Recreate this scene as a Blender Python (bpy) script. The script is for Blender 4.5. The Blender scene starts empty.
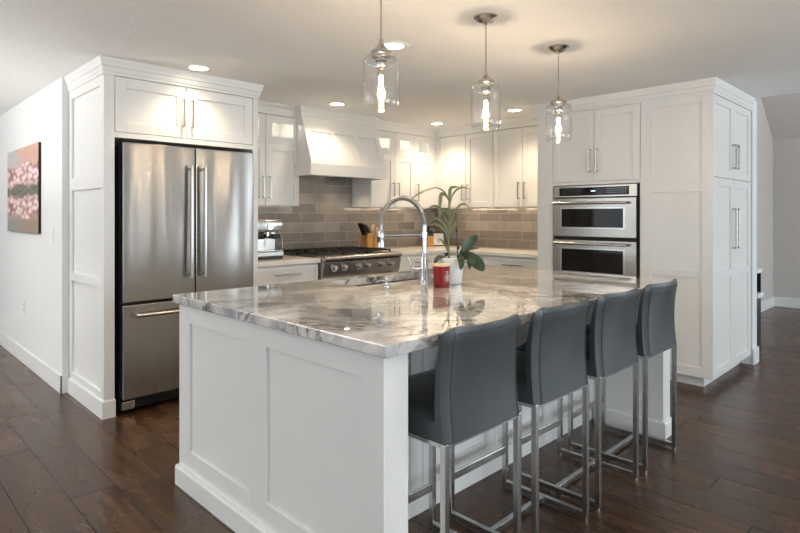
import bpy, bmesh, math, random
from mathutils import Vector, Matrix
random.seed(7)
S = bpy.context.scene
COL = S.collection
PI = math.pi

# ------------------------------------------------------------------ camera
cam_d = bpy.data.cameras.new('camera')
cam = bpy.data.objects.new('camera', cam_d)
COL.objects.link(cam)
cam.location = (0, 0, 1.33)
cam.rotation_euler = (math.radians(90), 0, math.radians(45.2 - 90))
cam_d.sensor_width = 36
cam_d.lens = 562 / 800 * 36
cam_d.shift_y = -(266.5 - 215) / 800
cam_d.clip_start = 0.05
S.camera = cam

# ------------------------------------------------------------------ world, daylight, exposure
W = bpy.data.worlds.new('world')
S.world = W
W.use_nodes = True
W.node_tree.nodes['Background'].inputs[0].default_value = (0.80, 0.90, 1.0, 1)
W.node_tree.nodes['Background'].inputs[1].default_value = 1.2
S.view_settings.view_transform = 'Standard'
S.view_settings.look = 'None'
S.view_settings.exposure = 0.0
S.view_settings.gamma = 1.0
S.view_settings.use_curve_mapping = False
DAY = (0.80, 0.91, 1.0)
WARM = (1.0, 0.80, 0.57)
def window_light(loc, rot, w, h, power):
    l = bpy.data.lights.new('window_daylight', 'AREA')
    l.shape = 'RECTANGLE'; l.size = w; l.size_y = h; l.energy = power; l.color = DAY
    o = bpy.data.objects.new('window_daylight', l); COL.objects.link(o)
    o.location = loc; o.rotation_euler = rot
XW, YS, ZC = -3.2, -3.4, 2.36          # far-left wall, rear wall, kitchen ceiling
WEST = [(-0.4, 2.2), (3.0, 2.2), (6.4, 2.2)]           # window centre y, width
SOUTH = [(-1.4, 2.4), (1.7, 2.4), (4.35, 0.34), (5.45, 0.34), (8.0, 2.6)]          # window centre x, width; narrow pair added to streak the fridge steel
WZ0, WZ1 = 0.55, 2.10
for (c, w), p in zip(WEST, (14, 17, 24)):
    window_light((XW + 0.04, c, (WZ0 + WZ1) / 2), (0, math.radians(-90), 0), WZ1 - WZ0, w, p)
for (c, w), p in zip(SOUTH, (34, 80, 8, 8, 115)):
    window_light((c, YS + 0.04, (WZ0 + WZ1) / 2), (math.radians(90), 0, 0), w, WZ1 - WZ0, p)

def bounce_fill(loc, size, power, col):
    """added unseen fill light, turned up to brighten the ceiling"""
    l = bpy.data.lights.new('ceiling_fill', 'AREA'); l.shape = 'DISK'; l.size = size; l.energy = power; l.color = col
    o = bpy.data.objects.new('ceiling_fill', l); COL.objects.link(o); o.location = loc; o.rotation_euler = (PI, 0, 0)
bounce_fill((1.2, -1.0, 1.35), 0.8, 38, (1.0, 0.84, 0.66))  # added fill lights out of view, not lamps of the room
bounce_fill((3.9, -1.1, 1.35), 0.8, 6, (1.0, 0.94, 0.88))
bounce_fill((-1.4, 5.2, 1.35), 0.8, 160, (1.0, 0.985, 0.96))
bounce_fill((7.6, -0.6, 2.0), 0.8, 42, (1.0, 0.96, 0.93))

# ------------------------------------------------------------------ material helpers
def nodemat(name):
    m = bpy.data.materials.new(name); m.use_nodes = True
    nt = m.node_tree
    return m, nt, nt.nodes['Principled BSDF']
def N(nt, t, **kw):
    n = nt.nodes.new(t)
    for k, v in kw.items():
        if isinstance(k, str) and hasattr(n, k): setattr(n, k, v)
    return n
def L(nt, a, b): nt.links.new(a, b)
def math_n(nt, op, a, b=None, c=None):
    n = nt.nodes.new('ShaderNodeMath'); n.operation = op
    for i, v in enumerate((a, b, c)):
        if v is None: continue
        if isinstance(v, (int, float)): n.inputs[i].default_value = v
        else: L(nt, v, n.inputs[i])
    return n.outputs[0]
def noise(nt, vec, scale, detail=3, rough=0.5, dist=0.0, outp='Fac'):
    n = nt.nodes.new('ShaderNodeTexNoise')
    n.inputs['Scale'].default_value = scale; n.inputs['Detail'].default_value = detail
    n.inputs['Roughness'].default_value = rough; n.inputs['Distortion'].default_value = dist
    if vec is not None: L(nt, vec, n.inputs['Vector'])
    return n.outputs[outp]
def mapping(nt, vec, scale=(1, 1, 1), rot=(0, 0, 0), loc=(0, 0, 0)):
    n = nt.nodes.new('ShaderNodeMapping')
    n.inputs['Scale'].default_value = scale; n.inputs['Rotation'].default_value = rot; n.inputs['Location'].default_value = loc
    L(nt, vec, n.inputs['Vector'])
    return n.outputs[0]
def ramp(nt, fac, stops, interp='LINEAR'):
    n = nt.nodes.new('ShaderNodeValToRGB'); n.color_ramp.interpolation = interp
    e = n.color_ramp.elements
    while len(e) < len(stops): e.new(0.5)
    for i, (p, c) in enumerate(stops):
        e[i].position = p
        e[i].color = (c, c, c, 1) if isinstance(c, (int, float)) else (*c, 1)
    L(nt, fac, n.inputs[0])
    return n.outputs[0]
def mixc(nt, fac, a, b, mode='MIX'):
    n = nt.nodes.new('ShaderNodeMix'); n.data_type = 'RGBA'; n.blend_type = mode
    for idx, v in ((0, fac), (6, a), (7, b)):
        if isinstance(v, (int, float)): n.inputs[idx].default_value = v
        elif isinstance(v, tuple): n.inputs[idx].default_value = (*v, 1)
        else: L(nt, v, n.inputs[idx])
    return n.outputs[2]
def bump(nt, bsdf, height, strength=0.2, dist=0.01):
    n = nt.nodes.new('ShaderNodeBump')
    n.inputs['Strength'].default_value = strength; n.inputs['Distance'].default_value = dist
    L(nt, height, n.inputs['Height']); L(nt, n.outputs[0], bsdf.inputs['Normal'])
def pos(nt): return nt.nodes.new('ShaderNodeNewGeometry').outputs['Position']
def objc(nt): return nt.nodes.new('ShaderNodeTexCoord').outputs['Object']
def sep(nt, v):
    n = nt.nodes.new('ShaderNodeSeparateXYZ'); L(nt, v, n.inputs[0]); return n.outputs
def comb(nt, x=0.0, y=0.0, z=0.0):
    n = nt.nodes.new('ShaderNodeCombineXYZ')
    for i, v in enumerate((x, y, z)):
        if isinstance(v, (int, float)): n.inputs[i].default_value = v
        else: L(nt, v, n.inputs[i])
    return n.outputs[0]

def simple(name, col, rough=0.5, metal=0.0, bscale=None, bstr=0.05, var=0.03, coat=0.0, spec=0.5):
    """painted / moulded surface with slight procedural variation"""
    m, nt, b = nodemat(name)
    v = objc(nt)
    n = noise(nt, v, 6, 3)
    lo = tuple(max(0, c * (1 - var)) for c in col); hi = tuple(min(1, c * (1 + var)) for c in col)
    L(nt, ramp(nt, n, [(0.3, lo), (0.7, hi)]), b.inputs['Base Color'])
    b.inputs['Roughness'].default_value = rough; b.inputs['Metallic'].default_value = metal
    b.inputs['Coat Weight'].default_value = coat; b.inputs['Specular IOR Level'].default_value = spec
    if bscale: bump(nt, b, noise(nt, v, bscale, 4), bstr, 0.002)
    return m
def emit(name, col, strength):
    m, nt, b = nodemat(name)
    b.inputs['Base Color'].default_value = (*col, 1)
    b.inputs['Emission Color'].default_value = (*col, 1); b.inputs['Emission Strength'].default_value = strength
    return m

M = {}
M['cab'] = simple('white_cabinet_paint', (0.80, 0.79, 0.765), 0.32, bscale=60, bstr=0.03, var=0.008)
M['wall'] = simple('wall_paint', (0.76, 0.765, 0.76), 0.75, bscale=90, bstr=0.15, var=0.012)
M['greywall'] = simple('grey_wall_paint', (0.57, 0.535, 0.505), 0.8, bscale=90, bstr=0.1, var=0.012)
M['taupe'] = simple('taupe_wall_paint', (0.42, 0.37, 0.33), 0.8, bscale=90, bstr=0.1, var=0.02)
M['trim'] = simple('trim_paint', (0.80, 0.80, 0.785), 0.4, var=0.01)
M['chrome'] = simple('chrome', (0.55, 0.565, 0.585), 0.10, 1.0, var=0.02)
M['hose'] = simple('grey_hose_steel', (0.40, 0.39, 0.37), 0.35, 1.0)
M['nickel'] = simple('brushed_nickel', (0.50, 0.48, 0.45), 0.24, 1.0, var=0.04)
M['black'] = simple('black_enamel', (0.012, 0.012, 0.013), 0.35, bscale=30)
M['iron'] = simple('cast_iron', (0.02, 0.018, 0.017), 0.6, bscale=200, bstr=0.3)
M['dark_gap'] = simple('matte_near_black', (0.015, 0.014, 0.013), 0.8)  # near-black for the panel behind the refrigerator, oven strips and canvas stretcher
M['quartz'] = simple('cream_quartz', (0.80, 0.76, 0.69), 0.22, var=0.03)
M['plastic'] = simple('white_plastic', (0.82, 0.82, 0.80), 0.4)
M['porcelain'] = simple('white_ceramic', (0.80, 0.81, 0.80), 0.15, coat=0.4, var=0.02)
M['red'] = simple('red_glaze', (0.21, 0.006, 0.004), 0.38, coat=0.0, var=0.06, spec=0.3)
M['cream'] = simple('cream_wood_lid', (0.72, 0.58, 0.38), 0.5)
M['whitemark'] = simple('white_print', (0.85, 0.84, 0.80), 0.5)
M['soil'] = simple('potting_soil', (0.05, 0.032, 0.02), 0.95, bscale=80, bstr=0.8)
M['stem'] = simple('plant_stem', (0.12, 0.15, 0.05), 0.5)
M['darkstem'] = simple('dark_flower_spike', (0.05, 0.03, 0.02), 0.6)
M['cooktop'] = simple('dark_steel', (0.10, 0.095, 0.09), 0.35, 0.9)
M['teal'] = simple('dark_cabinet_paint', (0.018, 0.028, 0.042), 0.3)
M['label'] = emit('display_glow', (0.55, 0.8, 1.0), 1.2)
M['led'] = emit('downlight_lens', (1.0, 0.87, 0.68), 14)
M['filament'] = emit('glowing_filament', (1.0, 0.72, 0.36), 70)
M['puck'] = emit('cabinet_light_lens', (1.0, 0.93, 0.82), 4)

def wood(name, a, b_, scale=1.0, rough=0.45):
    m, nt, b = nodemat(name)
    v = mapping(nt, objc(nt), (8 * scale, 8 * scale, 1.2 * scale))
    n = noise(nt, v, 5, 6, 0.6, 1.2)
    L(nt, ramp(nt, n, [(0.3, a), (0.7, b_)]), b.inputs['Base Color'])
    b.inputs['Roughness'].default_value = rough
    bump(nt, b, n, 0.1, 0.002)
    return m
M['orangewood'] = wood('honey_wood', (0.42, 0.20, 0.06), (0.62, 0.34, 0.12))
M['palewood'] = wood('pale_wood', (0.55, 0.38, 0.2), (0.70, 0.52, 0.30))

def steel(name, col=(0.37, 0.35, 0.325), rough=0.24, wavy=0.0, horiz=False):
    m, nt, b = nodemat(name)
    p = pos(nt)
    fine = noise(nt, mapping(nt, p, (250, 250, 2) if not horiz else (3, 3, 400)), 1.0, 2)
    L(nt, ramp(nt, fine, [(0.2, tuple(c * 0.94 for c in col)), (0.8, col)]), b.inputs['Base Color'])
    b.inputs['Metallic'].default_value = 1.0
    L(nt, ramp(nt, fine, [(0, rough * 0.8), (1, rough * 1.2)]), b.inputs['Roughness'])
    if wavy:
        tn = nt.nodes.new('ShaderNodeTangent'); tn.direction_type = 'RADIAL'; tn.axis = 'Z'
        b.inputs['Anisotropic'].default_value = 0.75; b.inputs['Anisotropic Rotation'].default_value = 0.25
        L(nt, tn.outputs[0], b.inputs['Tangent'])
        w = noise(nt, mapping(nt, p, (4.5, 4.5, 0.35)), 1.0, 1, 0.3)
        bump(nt, b, w, wavy, 0.05)
    return m
M['steel'] = steel('fridge_stainless', wavy=0.55)
M['ovensteel'] = steel('oven_stainless', (0.46, 0.435, 0.405), 0.25, horiz=True)
M['satin'] = steel('satin_steel', (0.58, 0.575, 0.565), 0.24)

def glass(name, tint=(1, 1, 1), refl=1.0, rough=0.0):
    """thin clear glass: fresnel mix of mirror reflection and straight-through transparency"""
    m = bpy.data.materials.new(name); m.use_nodes = True; nt = m.node_tree
    nt.nodes.clear()
    out = nt.nodes.new('ShaderNodeOutputMaterial'); mx = nt.nodes.new('ShaderNodeMixShader')
    t = nt.nodes.new('ShaderNodeBsdfTransparent'); g = nt.nodes.new('ShaderNodeBsdfGlossy')
    lw = nt.nodes.new('ShaderNodeLayerWeight'); lw.inputs[0].default_value = 0.5
    t.inputs[0].default_value = (*tint, 1); g.inputs['Roughness'].default_value = rough
    n = noise(nt, objc(nt), 3, 2)
    fz = math_n(nt, 'MULTIPLY_ADD', math_n(nt, 'POWER', lw.outputs['Facing'], 4.0), 0.55, 0.035)
    f = math_n(nt, 'MULTIPLY', fz, math_n(nt, 'MULTIPLY_ADD', n, 0.1, refl))
    L(nt, f, mx.inputs[0]); L(nt, t.outputs[0], mx.inputs[1]); L(nt, g.outputs[0], mx.inputs[2]); L(nt, mx.outputs[0], out.inputs[0])
    return m
M['glass'] = glass('pendant_glass', (0.992, 0.992, 0.990), 1.5)
M['pane'] = glass('cabinet_glass', (0.92, 0.93, 0.92))
M['winpane'] = glass('window_glass', (0.95, 0.97, 0.97))
def ovenglass():
    m, nt, b = nodemat('oven_black_glass')
    n = noise(nt, objc(nt), 3, 2)
    L(nt, ramp(nt, n, [(0.3, (0.010, 0.009, 0.008)), (0.7, (0.02, 0.016, 0.013))]), b.inputs['Base Color'])
    b.inputs['Roughness'].default_value = 0.04; b.inputs['Specular IOR Level'].default_value = 0.2
    return m
M['ovenglass'] = ovenglass()

def leather():
    m, nt, b = nodemat('charcoal_leather')
    v = objc(nt)
    vo = nt.nodes.new('ShaderNodeTexVoronoi'); vo.inputs['Scale'].default_value = 260; L(nt, v, vo.inputs['Vector'])
    n = noise(nt, v, 5, 3)
    L(nt, ramp(nt, n, [(0.3, (0.044, 0.052, 0.055)), (0.7, (0.060, 0.070, 0.074))]), b.inputs['Base Color'])
    b.inputs['Roughness'].default_value = 0.36
    h = math_n(nt, 'ADD', math_n(nt, 'MULTIPLY', vo.outputs['Distance'], 0.25), noise(nt, v, 9, 2))
    bump(nt, b, h, 0.12, 0.004)
    return m
M['leather'] = leather()

def marble():
    m, nt, b = nodemat('grey_veined_marble')
    p = mapping(nt, pos(nt), (1, 1, 1), (0.3, 0.2, 0.5))
    warp = nt.nodes.new('ShaderNodeTexNoise'); warp.inputs['Scale'].default_value = 1.3; warp.inputs['Detail'].default_value = 4
    L(nt, p, warp.inputs['Vector'])
    va = nt.nodes.new('ShaderNodeVectorMath'); va.operation = 'MULTIPLY_ADD'
    L(nt, warp.outputs['Color'], va.inputs[0]); va.inputs[1].default_value = (0.9, 0.9, 0.9); L(nt, p, va.inputs[2])
    q = mapping(nt, va.outputs[0], (1.0, 2.1, 1.4))
    def vein(scale, width, detail, mod_s):
        n = noise(nt, q, scale, detail, 0.62, 0.3)
        d = math_n(nt, 'ABSOLUTE', math_n(nt, 'SUBTRACT', n, 0.5))
        line = math_n(nt, 'SUBTRACT', 1.0, math_n(nt, 'DIVIDE', d, width)); line = math_n(nt, 'MAXIMUM', line, 0.0)
        msk = ramp(nt, noise(nt, p, mod_s, 2), [(0.40, 0.0), (0.56, 1.0)])
        return math_n(nt, 'MULTIPLY', line, msk)
    v1 = vein(1.9, 0.030, 6, 1.6)
    v2 = vein(4.2, 0.040, 5, 2.4)
    cloud = noise(nt, q, 1.6, 6, 0.6)
    streak = noise(nt, mapping(nt, va.outputs[0], (2.2, 9, 6)), 1.2, 5, 0.6)
    base = ramp(nt, cloud, [(0.36, (0.30, 0.315, 0.325)), (0.48, (0.62, 0.61, 0.59)), (0.60, (0.80, 0.77, 0.73))])
    base = mixc(nt, math_n(nt, 'MULTIPLY', ramp(nt, streak, [(0.45, 0.0), (0.7, 1.0)]), 0.45), base, (0.30, 0.30, 0.30))
    base = mixc(nt, math_n(nt, 'MULTIPLY', v1, 0.95), base, (0.035, 0.037, 0.042))
    base = mixc(nt, math_n(nt, 'MULTIPLY', v2, 0.8), base, (0.09, 0.088, 0.09))
    L(nt, base, b.inputs['Base Color'])
    b.inputs['Roughness'].default_value = 0.10; b.inputs['Specular IOR Level'].default_value = 0.5
    b.inputs['Coat Weight'].default_value = 0.8; b.inputs['Coat Roughness'].default_value = 0.015; b.inputs['Coat IOR'].default_value = 1.5
    return m
M['marble'] = marble()

def floor_mat():
    m, nt, b = nodemat('dark_hardwood_planks')
    s = sep(nt, pos(nt))
    u = math_n(nt, 'DIVIDE', math_n(nt, 'SUBTRACT', s[0], 0.157), 0.2)
    row = math_n(nt, 'FLOOR', u)
    wn = nt.nodes.new('ShaderNodeTexWhiteNoise'); wn.noise_dimensions = '1D'; L(nt, row, wn.inputs['W'])
    v = math_n(nt, 'ADD', math_n(nt, 'DIVIDE', s[1], 1.45), math_n(nt, 'MULTIPLY', wn.outputs['Value'], 5.0))
    brd = math_n(nt, 'FLOOR', v)
    wn2 = nt.nodes.new('ShaderNodeTexWhiteNoise'); wn2.noise_dimensions = '2D'; L(nt, comb(nt, row, brd), wn2.inputs['Vector'])
    r = wn2.outputs['Value']
    fu = math_n(nt, 'FRACT', u); fv = math_n(nt, 'FRACT', v)
    eu = math_n(nt, 'MULTIPLY', math_n(nt, 'MINIMUM', fu, math_n(nt, 'SUBTRACT', 1.0, fu)), 0.2)
    ev = math_n(nt, 'MULTIPLY', math_n(nt, 'MINIMUM', fv, math_n(nt, 'SUBTRACT', 1.0, fv)), 1.45)
    e = math_n(nt, 'MINIMUM', eu, ev)
    gap = ramp(nt, math_n(nt, 'MULTIPLY', e, 100.0), [(0.13, 0.0), (0.42, 1.0)])
    off = comb(nt, math_n(nt, 'MULTIPLY', r, 17.0), math_n(nt, 'MULTIPLY', r, 9.0), 0.0)
    va = nt.nodes.new('ShaderNodeVectorMath'); va.operation = 'ADD'; L(nt, pos(nt), va.inputs[0]); L(nt, off, va.inputs[1])
    g = noise(nt, mapping(nt, va.outputs[0], (14, 1.2, 1)), 1.6, 2, 0.5, 0.15)
    blot = noise(nt, mapping(nt, va.outputs[0], (5, 1.6, 1)), 1.0, 3, 0.5)
    c = ramp(nt, g, [(0.2, (0.020, 0.009, 0.004)), (0.5, (0.062, 0.029, 0.013)), (0.8, (0.14, 0.066, 0.028))])
    c = mixc(nt, ramp(nt, blot, [(0.45, 0.0), (0.8, 0.5)]), c, (0.15, 0.072, 0.034))
    c = mixc(nt, math_n(nt, 'MULTIPLY', r, 0.55), c, (0.038, 0.019, 0.010))
    c = mixc(nt, gap, (0.006, 0.004, 0.003), c)
    L(nt, c, b.inputs['Base Color'])
    L(nt, ramp(nt, blot, [(0.3, 0.20), (0.7, 0.32)]), b.inputs['Roughness'])
    L(nt, math_n(nt, 'MULTIPLY_ADD', gap, 0.22, 0.20), b.inputs['Specular IOR Level'])
    scr = noise(nt, mapping(nt, va.outputs[0], (4, 12, 1)), 1.4, 1, 0.4)
    h = math_n(nt, 'ADD', math_n(nt, 'MULTIPLY', gap, 0.6), math_n(nt, 'ADD', math_n(nt, 'MULTIPLY', g, 0.2), math_n(nt, 'MULTIPLY', scr, 0.8)))
    bump(nt, b, h, 0.30, 0.005)
    return m
M['floor'] = floor_mat()

def ceil_mat():
    m, nt, b = nodemat('textured_ceiling_paint')
    p = pos(nt)
    h = ramp(nt, noise(nt, p, 14, 5, 0.65), [(0.5, 0.0), (0.62, 1.0)])
    L(nt, ramp(nt, noise(nt, p, 2, 2), [(0.3, (0.86, 0.85, 0.83)), (0.7, (0.88, 0.87, 0.85))]), b.inputs['Base Color'])
    b.inputs['Roughness'].default_value = 0.85
    bump(nt, b, h, 0.22, 0.004)
    return m
M['ceiling'] = ceil_mat()

def tile_mat(name, axis, u0, z0):
    m, nt, b = nodemat(name)
    s = sep(nt, pos(nt))
    u = math_n(nt, 'SUBTRACT', s[axis], u0); v = math_n(nt, 'SUBTRACT', s[2], z0)
    bt = nt.nodes.new('ShaderNodeTexBrick')
    L(nt, comb(nt, u, v), bt.inputs['Vector'])
    bt.offset = 0.37; bt.offset_frequency = 2; bt.squash = 1.0
    for k, val in (('Scale', 1.0), ('Mortar Size', 0.0022), ('Mortar Smooth', 0.15), ('Bias', 0.0), ('Brick Width', 0.3), ('Row Height', 0.1)):
        bt.inputs[k].default_value = val
    bt.inputs['Color1'].default_value = (0.22, 0.195, 0.175, 1); bt.inputs['Color2'].default_value = (0.38, 0.345, 0.31, 1)
    bt.inputs['Mortar'].default_value = (0.50, 0.47, 0.43, 1)
    cl = noise(nt, pos(nt), 9, 4)
    c = mixc(nt, 0.35, bt.outputs['Color'], ramp(nt, cl, [(0.3, 0.55), (0.7, 1.0)]), 'MULTIPLY')
    L(nt, c, b.inputs['Base Color'])
    L(nt, ramp(nt, bt.outputs['Fac'], [(0, 0.12), (1, 0.7)]), b.inputs['Roughness'])
    h = math_n(nt, 'ADD', math_n(nt, 'SUBTRACT', 1.0, bt.outputs['Fac']), math_n(nt, 'MULTIPLY', noise(nt, pos(nt), 7, 2), 0.35))
    bump(nt, b, h, 0.35, 0.004)
    return m
M['tile_b'] = tile_mat('grey_subway_tile_back', 0, 3.05, 0.95)
M['tile_r'] = tile_mat('grey_subway_tile_side', 1, 3.512, 0.95)

def leafmat(name, a, b_):
    m, nt, b = nodemat(name)
    v = objc(nt)
    n = noise(nt, mapping(nt, v, (30, 30, 12)), 1.5, 3)
    L(nt, ramp(nt, n, [(0.3, a), (0.7, b_)]), b.inputs['Base Color'])
    b.inputs['Roughness'].default_value = 0.35
    bump(nt, b, n, 0.1, 0.002)
    return m
M['leafdark'] = leafmat('orchid_leaf', (0.012, 0.028, 0.009), (0.030, 0.058, 0.018))
M['leafpale'] = leafmat('strap_leaf', (0.075, 0.09, 0.035), (0.17, 0.185, 0.085))

def art_mat(y0, y1, z0, z1):
    """blossoms mirrored in dark water under a peach sky"""
    m, nt, b = nodemat('printed_canvas')
    s = sep(nt, pos(nt))
    u = math_n(nt, 'DIVIDE', math_n(nt, 'SUBTRACT', y1, s[1]), y1 - y0)      # 0 left .. 1 right
    v = math_n(nt, 'DIVIDE', math_n(nt, 'SUBTRACT', s[2], z0), z1 - z0)
    vm = math_n(nt, 'ABSOLUTE', math_n(nt, 'SUBTRACT', v, 0.49))             # mirror about the waterline
    q = comb(nt, u, math_n(nt, 'MULTIPLY', vm, 1.6), 0.0)
    warp = nt.nodes.new('ShaderNodeTexNoise'); warp.inputs['Scale'].default_value = 5; L(nt, q, warp.inputs['Vector'])
    va = nt.nodes.new('ShaderNodeVectorMath'); va.operation = 'MULTIPLY_ADD'; L(nt, warp.outputs['Color'], va.inputs[0]); va.inputs[1].default_value = (0.2, 0.2, 0); L(nt, q, va.inputs[2])
    vo = nt.nodes.new('ShaderNodeTexVoronoi'); vo.inputs['Scale'].default_value = 9; L(nt, va.outputs[0], vo.inputs['Vector'])
    petal = ramp(nt, vo.outputs['Distance'], [(0.1, (0.92, 0.83, 0.80)), (0.4, (0.80, 0.56, 0.52)), (0.75, (0.30, 0.13, 0.14))])
    sky = mixc(nt, ramp(nt, math_n(nt, 'ADD', u, noise(nt, q, 4, 4)), [(0.85, 0.0), (1.45, 1.0)]), (0.50, 0.48, 0.48), (0.62, 0.36, 0.28))
    water = ramp(nt, noise(nt, comb(nt, math_n(nt, 'MULTIPLY', u, 3.0), math_n(nt, 'MULTIPLY', v, 22.0), 0.0), 2.0, 4), [(0.35, (0.04, 0.045, 0.03)), (0.7, (0.24, 0.23, 0.17))])
    dc = math_n(nt, 'ABSOLUTE', math_n(nt, 'SUBTRACT', vm, math_n(nt, 'MULTIPLY_ADD', noise(nt, q, 3.2, 5), 0.30, 0.04)))
    msk = ramp(nt, dc, [(0.10, 1.0), (0.13, 0.0)])
    bgm = ramp(nt, math_n(nt, 'ADD', vm, math_n(nt, 'MULTIPLY', noise(nt, q, 6, 4), 0.1)), [(0.22, 0.0), (0.30, 1.0)])
    bg = mixc(nt, bgm, water, sky)
    low = ramp(nt, v, [(0.12, 1.0), (0.3, 0.0)])
    bg = mixc(nt, math_n(nt, 'MULTIPLY', low, 0.7), bg, (0.16, 0.15, 0.10))
    L(nt, mixc(nt, msk, bg, petal), b.inputs['Base Color'])
    b.inputs['Roughness'].default_value = 0.45
    return m

# ------------------------------------------------------------------ mesh helpers (everything is authored in world coordinates)
class MB:
    def __init__(s): s.bm = bmesh.new()
    def _fin(s, vs, bev, seg=2):
        if bev:
            es = list({e for v in vs for e in v.link_edges})
            bmesh.ops.bevel(s.bm, geom=es, offset=bev, segments=seg, profile=0.5, affect='EDGES', clamp_overlap=True)
    def box(s, x0, x1, y0, y1, z0, z1, bev=0.0, seg=2):
        x0, x1 = sorted((x0, x1)); y0, y1 = sorted((y0, y1)); z0, z1 = sorted((z0, z1))
        r = bmesh.ops.create_cube(s.bm, size=1.0)
        for v in r['verts']:
            v.co = Vector(((x0 + x1) / 2 + v.co.x * (x1 - x0), (y0 + y1) / 2 + v.co.y * (y1 - y0), (z0 + z1) / 2 + v.co.z * (z1 - z0)))
        s._fin(r['verts'], bev, seg); return s
    def cyl(s, a, b, r, r2=None, n=24, caps=True):
        a, b = Vector(a), Vector(b); d = b - a
        q = d.to_track_quat('Z', 'Y').to_matrix().to_4x4()
        bmesh.ops.create_cone(s.bm, cap_ends=caps, segments=n, radius1=r, radius2=r if r2 is None else r2, depth=d.length, matrix=Matrix.Translation((a + b) / 2) @ q)
        return s
    def ball(s, c, r, n=16, sc=(1, 1, 1)):
        bmesh.ops.create_uvsphere(s.bm, u_segments=n, v_segments=n // 2 + 2, radius=r, matrix=Matrix.Translation(c) @ Matrix.Diagonal((*sc, 1)))
        return s
    def lathe(s, c, prof, n=32, axis=(0, 0, 1), closed=False):
        """prof: (radius, height) points revolved round axis through c"""
        q = Vector(axis).to_track_quat('Z', 'Y').to_matrix()
        rings = []
        for r, h in prof:
            if r < 1e-6: rings.append([s.bm.verts.new(Vector(c) + q @ Vector((0, 0, h)))])
            else: rings.append([s.bm.verts.new(Vector(c) + q @ Vector((r * math.cos(2 * PI * i / n), r * math.sin(2 * PI * i / n), h))) for i in range(n)])
        prs = list(zip(rings, rings[1:]))
        if closed: prs.append((rings[-1], rings[0]))
        for A, B in prs:
            for i in range(n):
                j = (i + 1) % n
                if len(A) == 1 and len(B) == 1: continue
                f = [A[0], B[j], B[i]] if len(A) == 1 else [A[i], A[j], B[0]] if len(B) == 1 else [A[i], A[j], B[j], B[i]]
                try: s.bm.faces.new(f)
                except ValueError: pass
        return s
    def tube(s, pts, r, n=10):
        pts = [Vector(p) for p in pts]; rs = r if isinstance(r, (list, tuple)) else [r] * len(pts)
        up = None; rings = []
        for i, p in enumerate(pts):
            t = (pts[min(i + 1, len(pts) - 1)] - pts[max(i - 1, 0)]).normalized()
            if up is None: up = t.orthogonal().normalized()
            up = (up - t * up.dot(t)).normalized(); w = t.cross(up)
            rings.append([s.bm.verts.new(p + (up * math.cos(2 * PI * k / n) + w * math.sin(2 * PI * k / n)) * rs[i]) for k in range(n)])
        for A, B in zip(rings, rings[1:]):
            for k in range(n): s.bm.faces.new([A[k], A[(k + 1) % n], B[(k + 1) % n], B[k]])
        s.bm.faces.new(rings[0][::-1]); s.bm.faces.new(rings[-1]); return s
    def prism(s, poly, fn0, fn1, bev=0.0):
        """poly 2-D outline, fn0/fn1 map a 2-D point to each end"""
        A = [s.bm.verts.new(fn0(*p)) for p in poly]; B = [s.bm.verts.new(fn1(*p)) for p in poly]
        s.bm.faces.new(A); s.bm.faces.new(B[::-1])
        for i in range(len(poly)):
            j = (i + 1) % len(poly); s.bm.faces.new([A[j], A[i], B[i], B[j]])
        s._fin(A + B, bev); return s
    def sweep(s, path, prof, side=1):
        """path: x,y points; prof: (outward, z) closed outline; outward = right-hand normal * side; mitred"""
        P = [Vector(p) for p in path]; secs = []
        for i, p in enumerate(P):
            ns = []
            for a, b in ((i - 1, i), (i, i + 1)):
                if a < 0 or b >= len(P): continue
                d = (P[b] - P[a]).normalized(); ns.append(Vector((d.y, -d.x)) * side)
            n = sum(ns, Vector((0, 0))); n = n.normalized(); n = n / n.dot(ns[0])
            secs.append([s.bm.verts.new((p.x + n.x * o, p.y + n.y * o, z)) for o, z in prof])
        k = len(prof)
        for A, B in zip(secs, secs[1:]):
            for i in range(k): s.bm.faces.new([A[i], A[(i + 1) % k], B[(i + 1) % k], B[i]])
        s.bm.faces.new(secs[0]); s.bm.faces.new(secs[-1][::-1]); return s
    def build(s, name, mat, parent=None, origin=(0, 0, 0), smooth=False):
        """link as ONE object; under a parent the mesh is stored relative to the thing's own base point"""
        bm = s.bm
        bmesh.ops.recalc_face_normals(bm, faces=bm.faces)
        o0 = Vector(origin)
        if parent is not None:
            root = parent
            while root.parent: root = root.parent
            o0 = Vector(root.location)
        for v in bm.verts: v.co -= o0
        me = bpy.data.meshes.new(name); bm.to_mesh(me); bm.free()
        me.materials.append(M[mat] if isinstance(mat, str) else mat)
        if smooth:
            for p in me.polygons: p.use_smooth = True
            try: me.set_sharp_from_angle(angle=math.radians(38))
            except Exception: pass
        o = bpy.data.objects.new(name, me); COL.objects.link(o)
        if parent is not None: o.parent = parent
        else: o.location = o0
        return o

def tag(o, label, cat, group=None, kind=None):
    o['label'] = label; o['category'] = cat
    if group: o['group'] = group
    if kind: o['kind'] = kind
    return o
def thing(name, label, cat, loc, group=None):
    o = bpy.data.objects.new(name, None); COL.objects.link(o); o.location = loc; o.empty_display_size = 0.1
    return tag(o, label, cat, group)
def struct(name, mb, mat, smooth=False, label=None):
    o = mb.build(name, mat, smooth=smooth); o['kind'] = 'structure'
    return o
def copy_tree(root, loc, label, rz=None):
    r = root.copy(); COL.objects.link(r); r.location = loc; r['label'] = label
    if rz is not None: r.rotation_euler = (0, 0, rz)
    for ch in list(root.children):
        c = ch.copy(); COL.objects.link(c); c.parent = r
        for g in list(ch.children):
            d = g.copy(); COL.objects.link(d); d.parent = c
    return r

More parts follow.
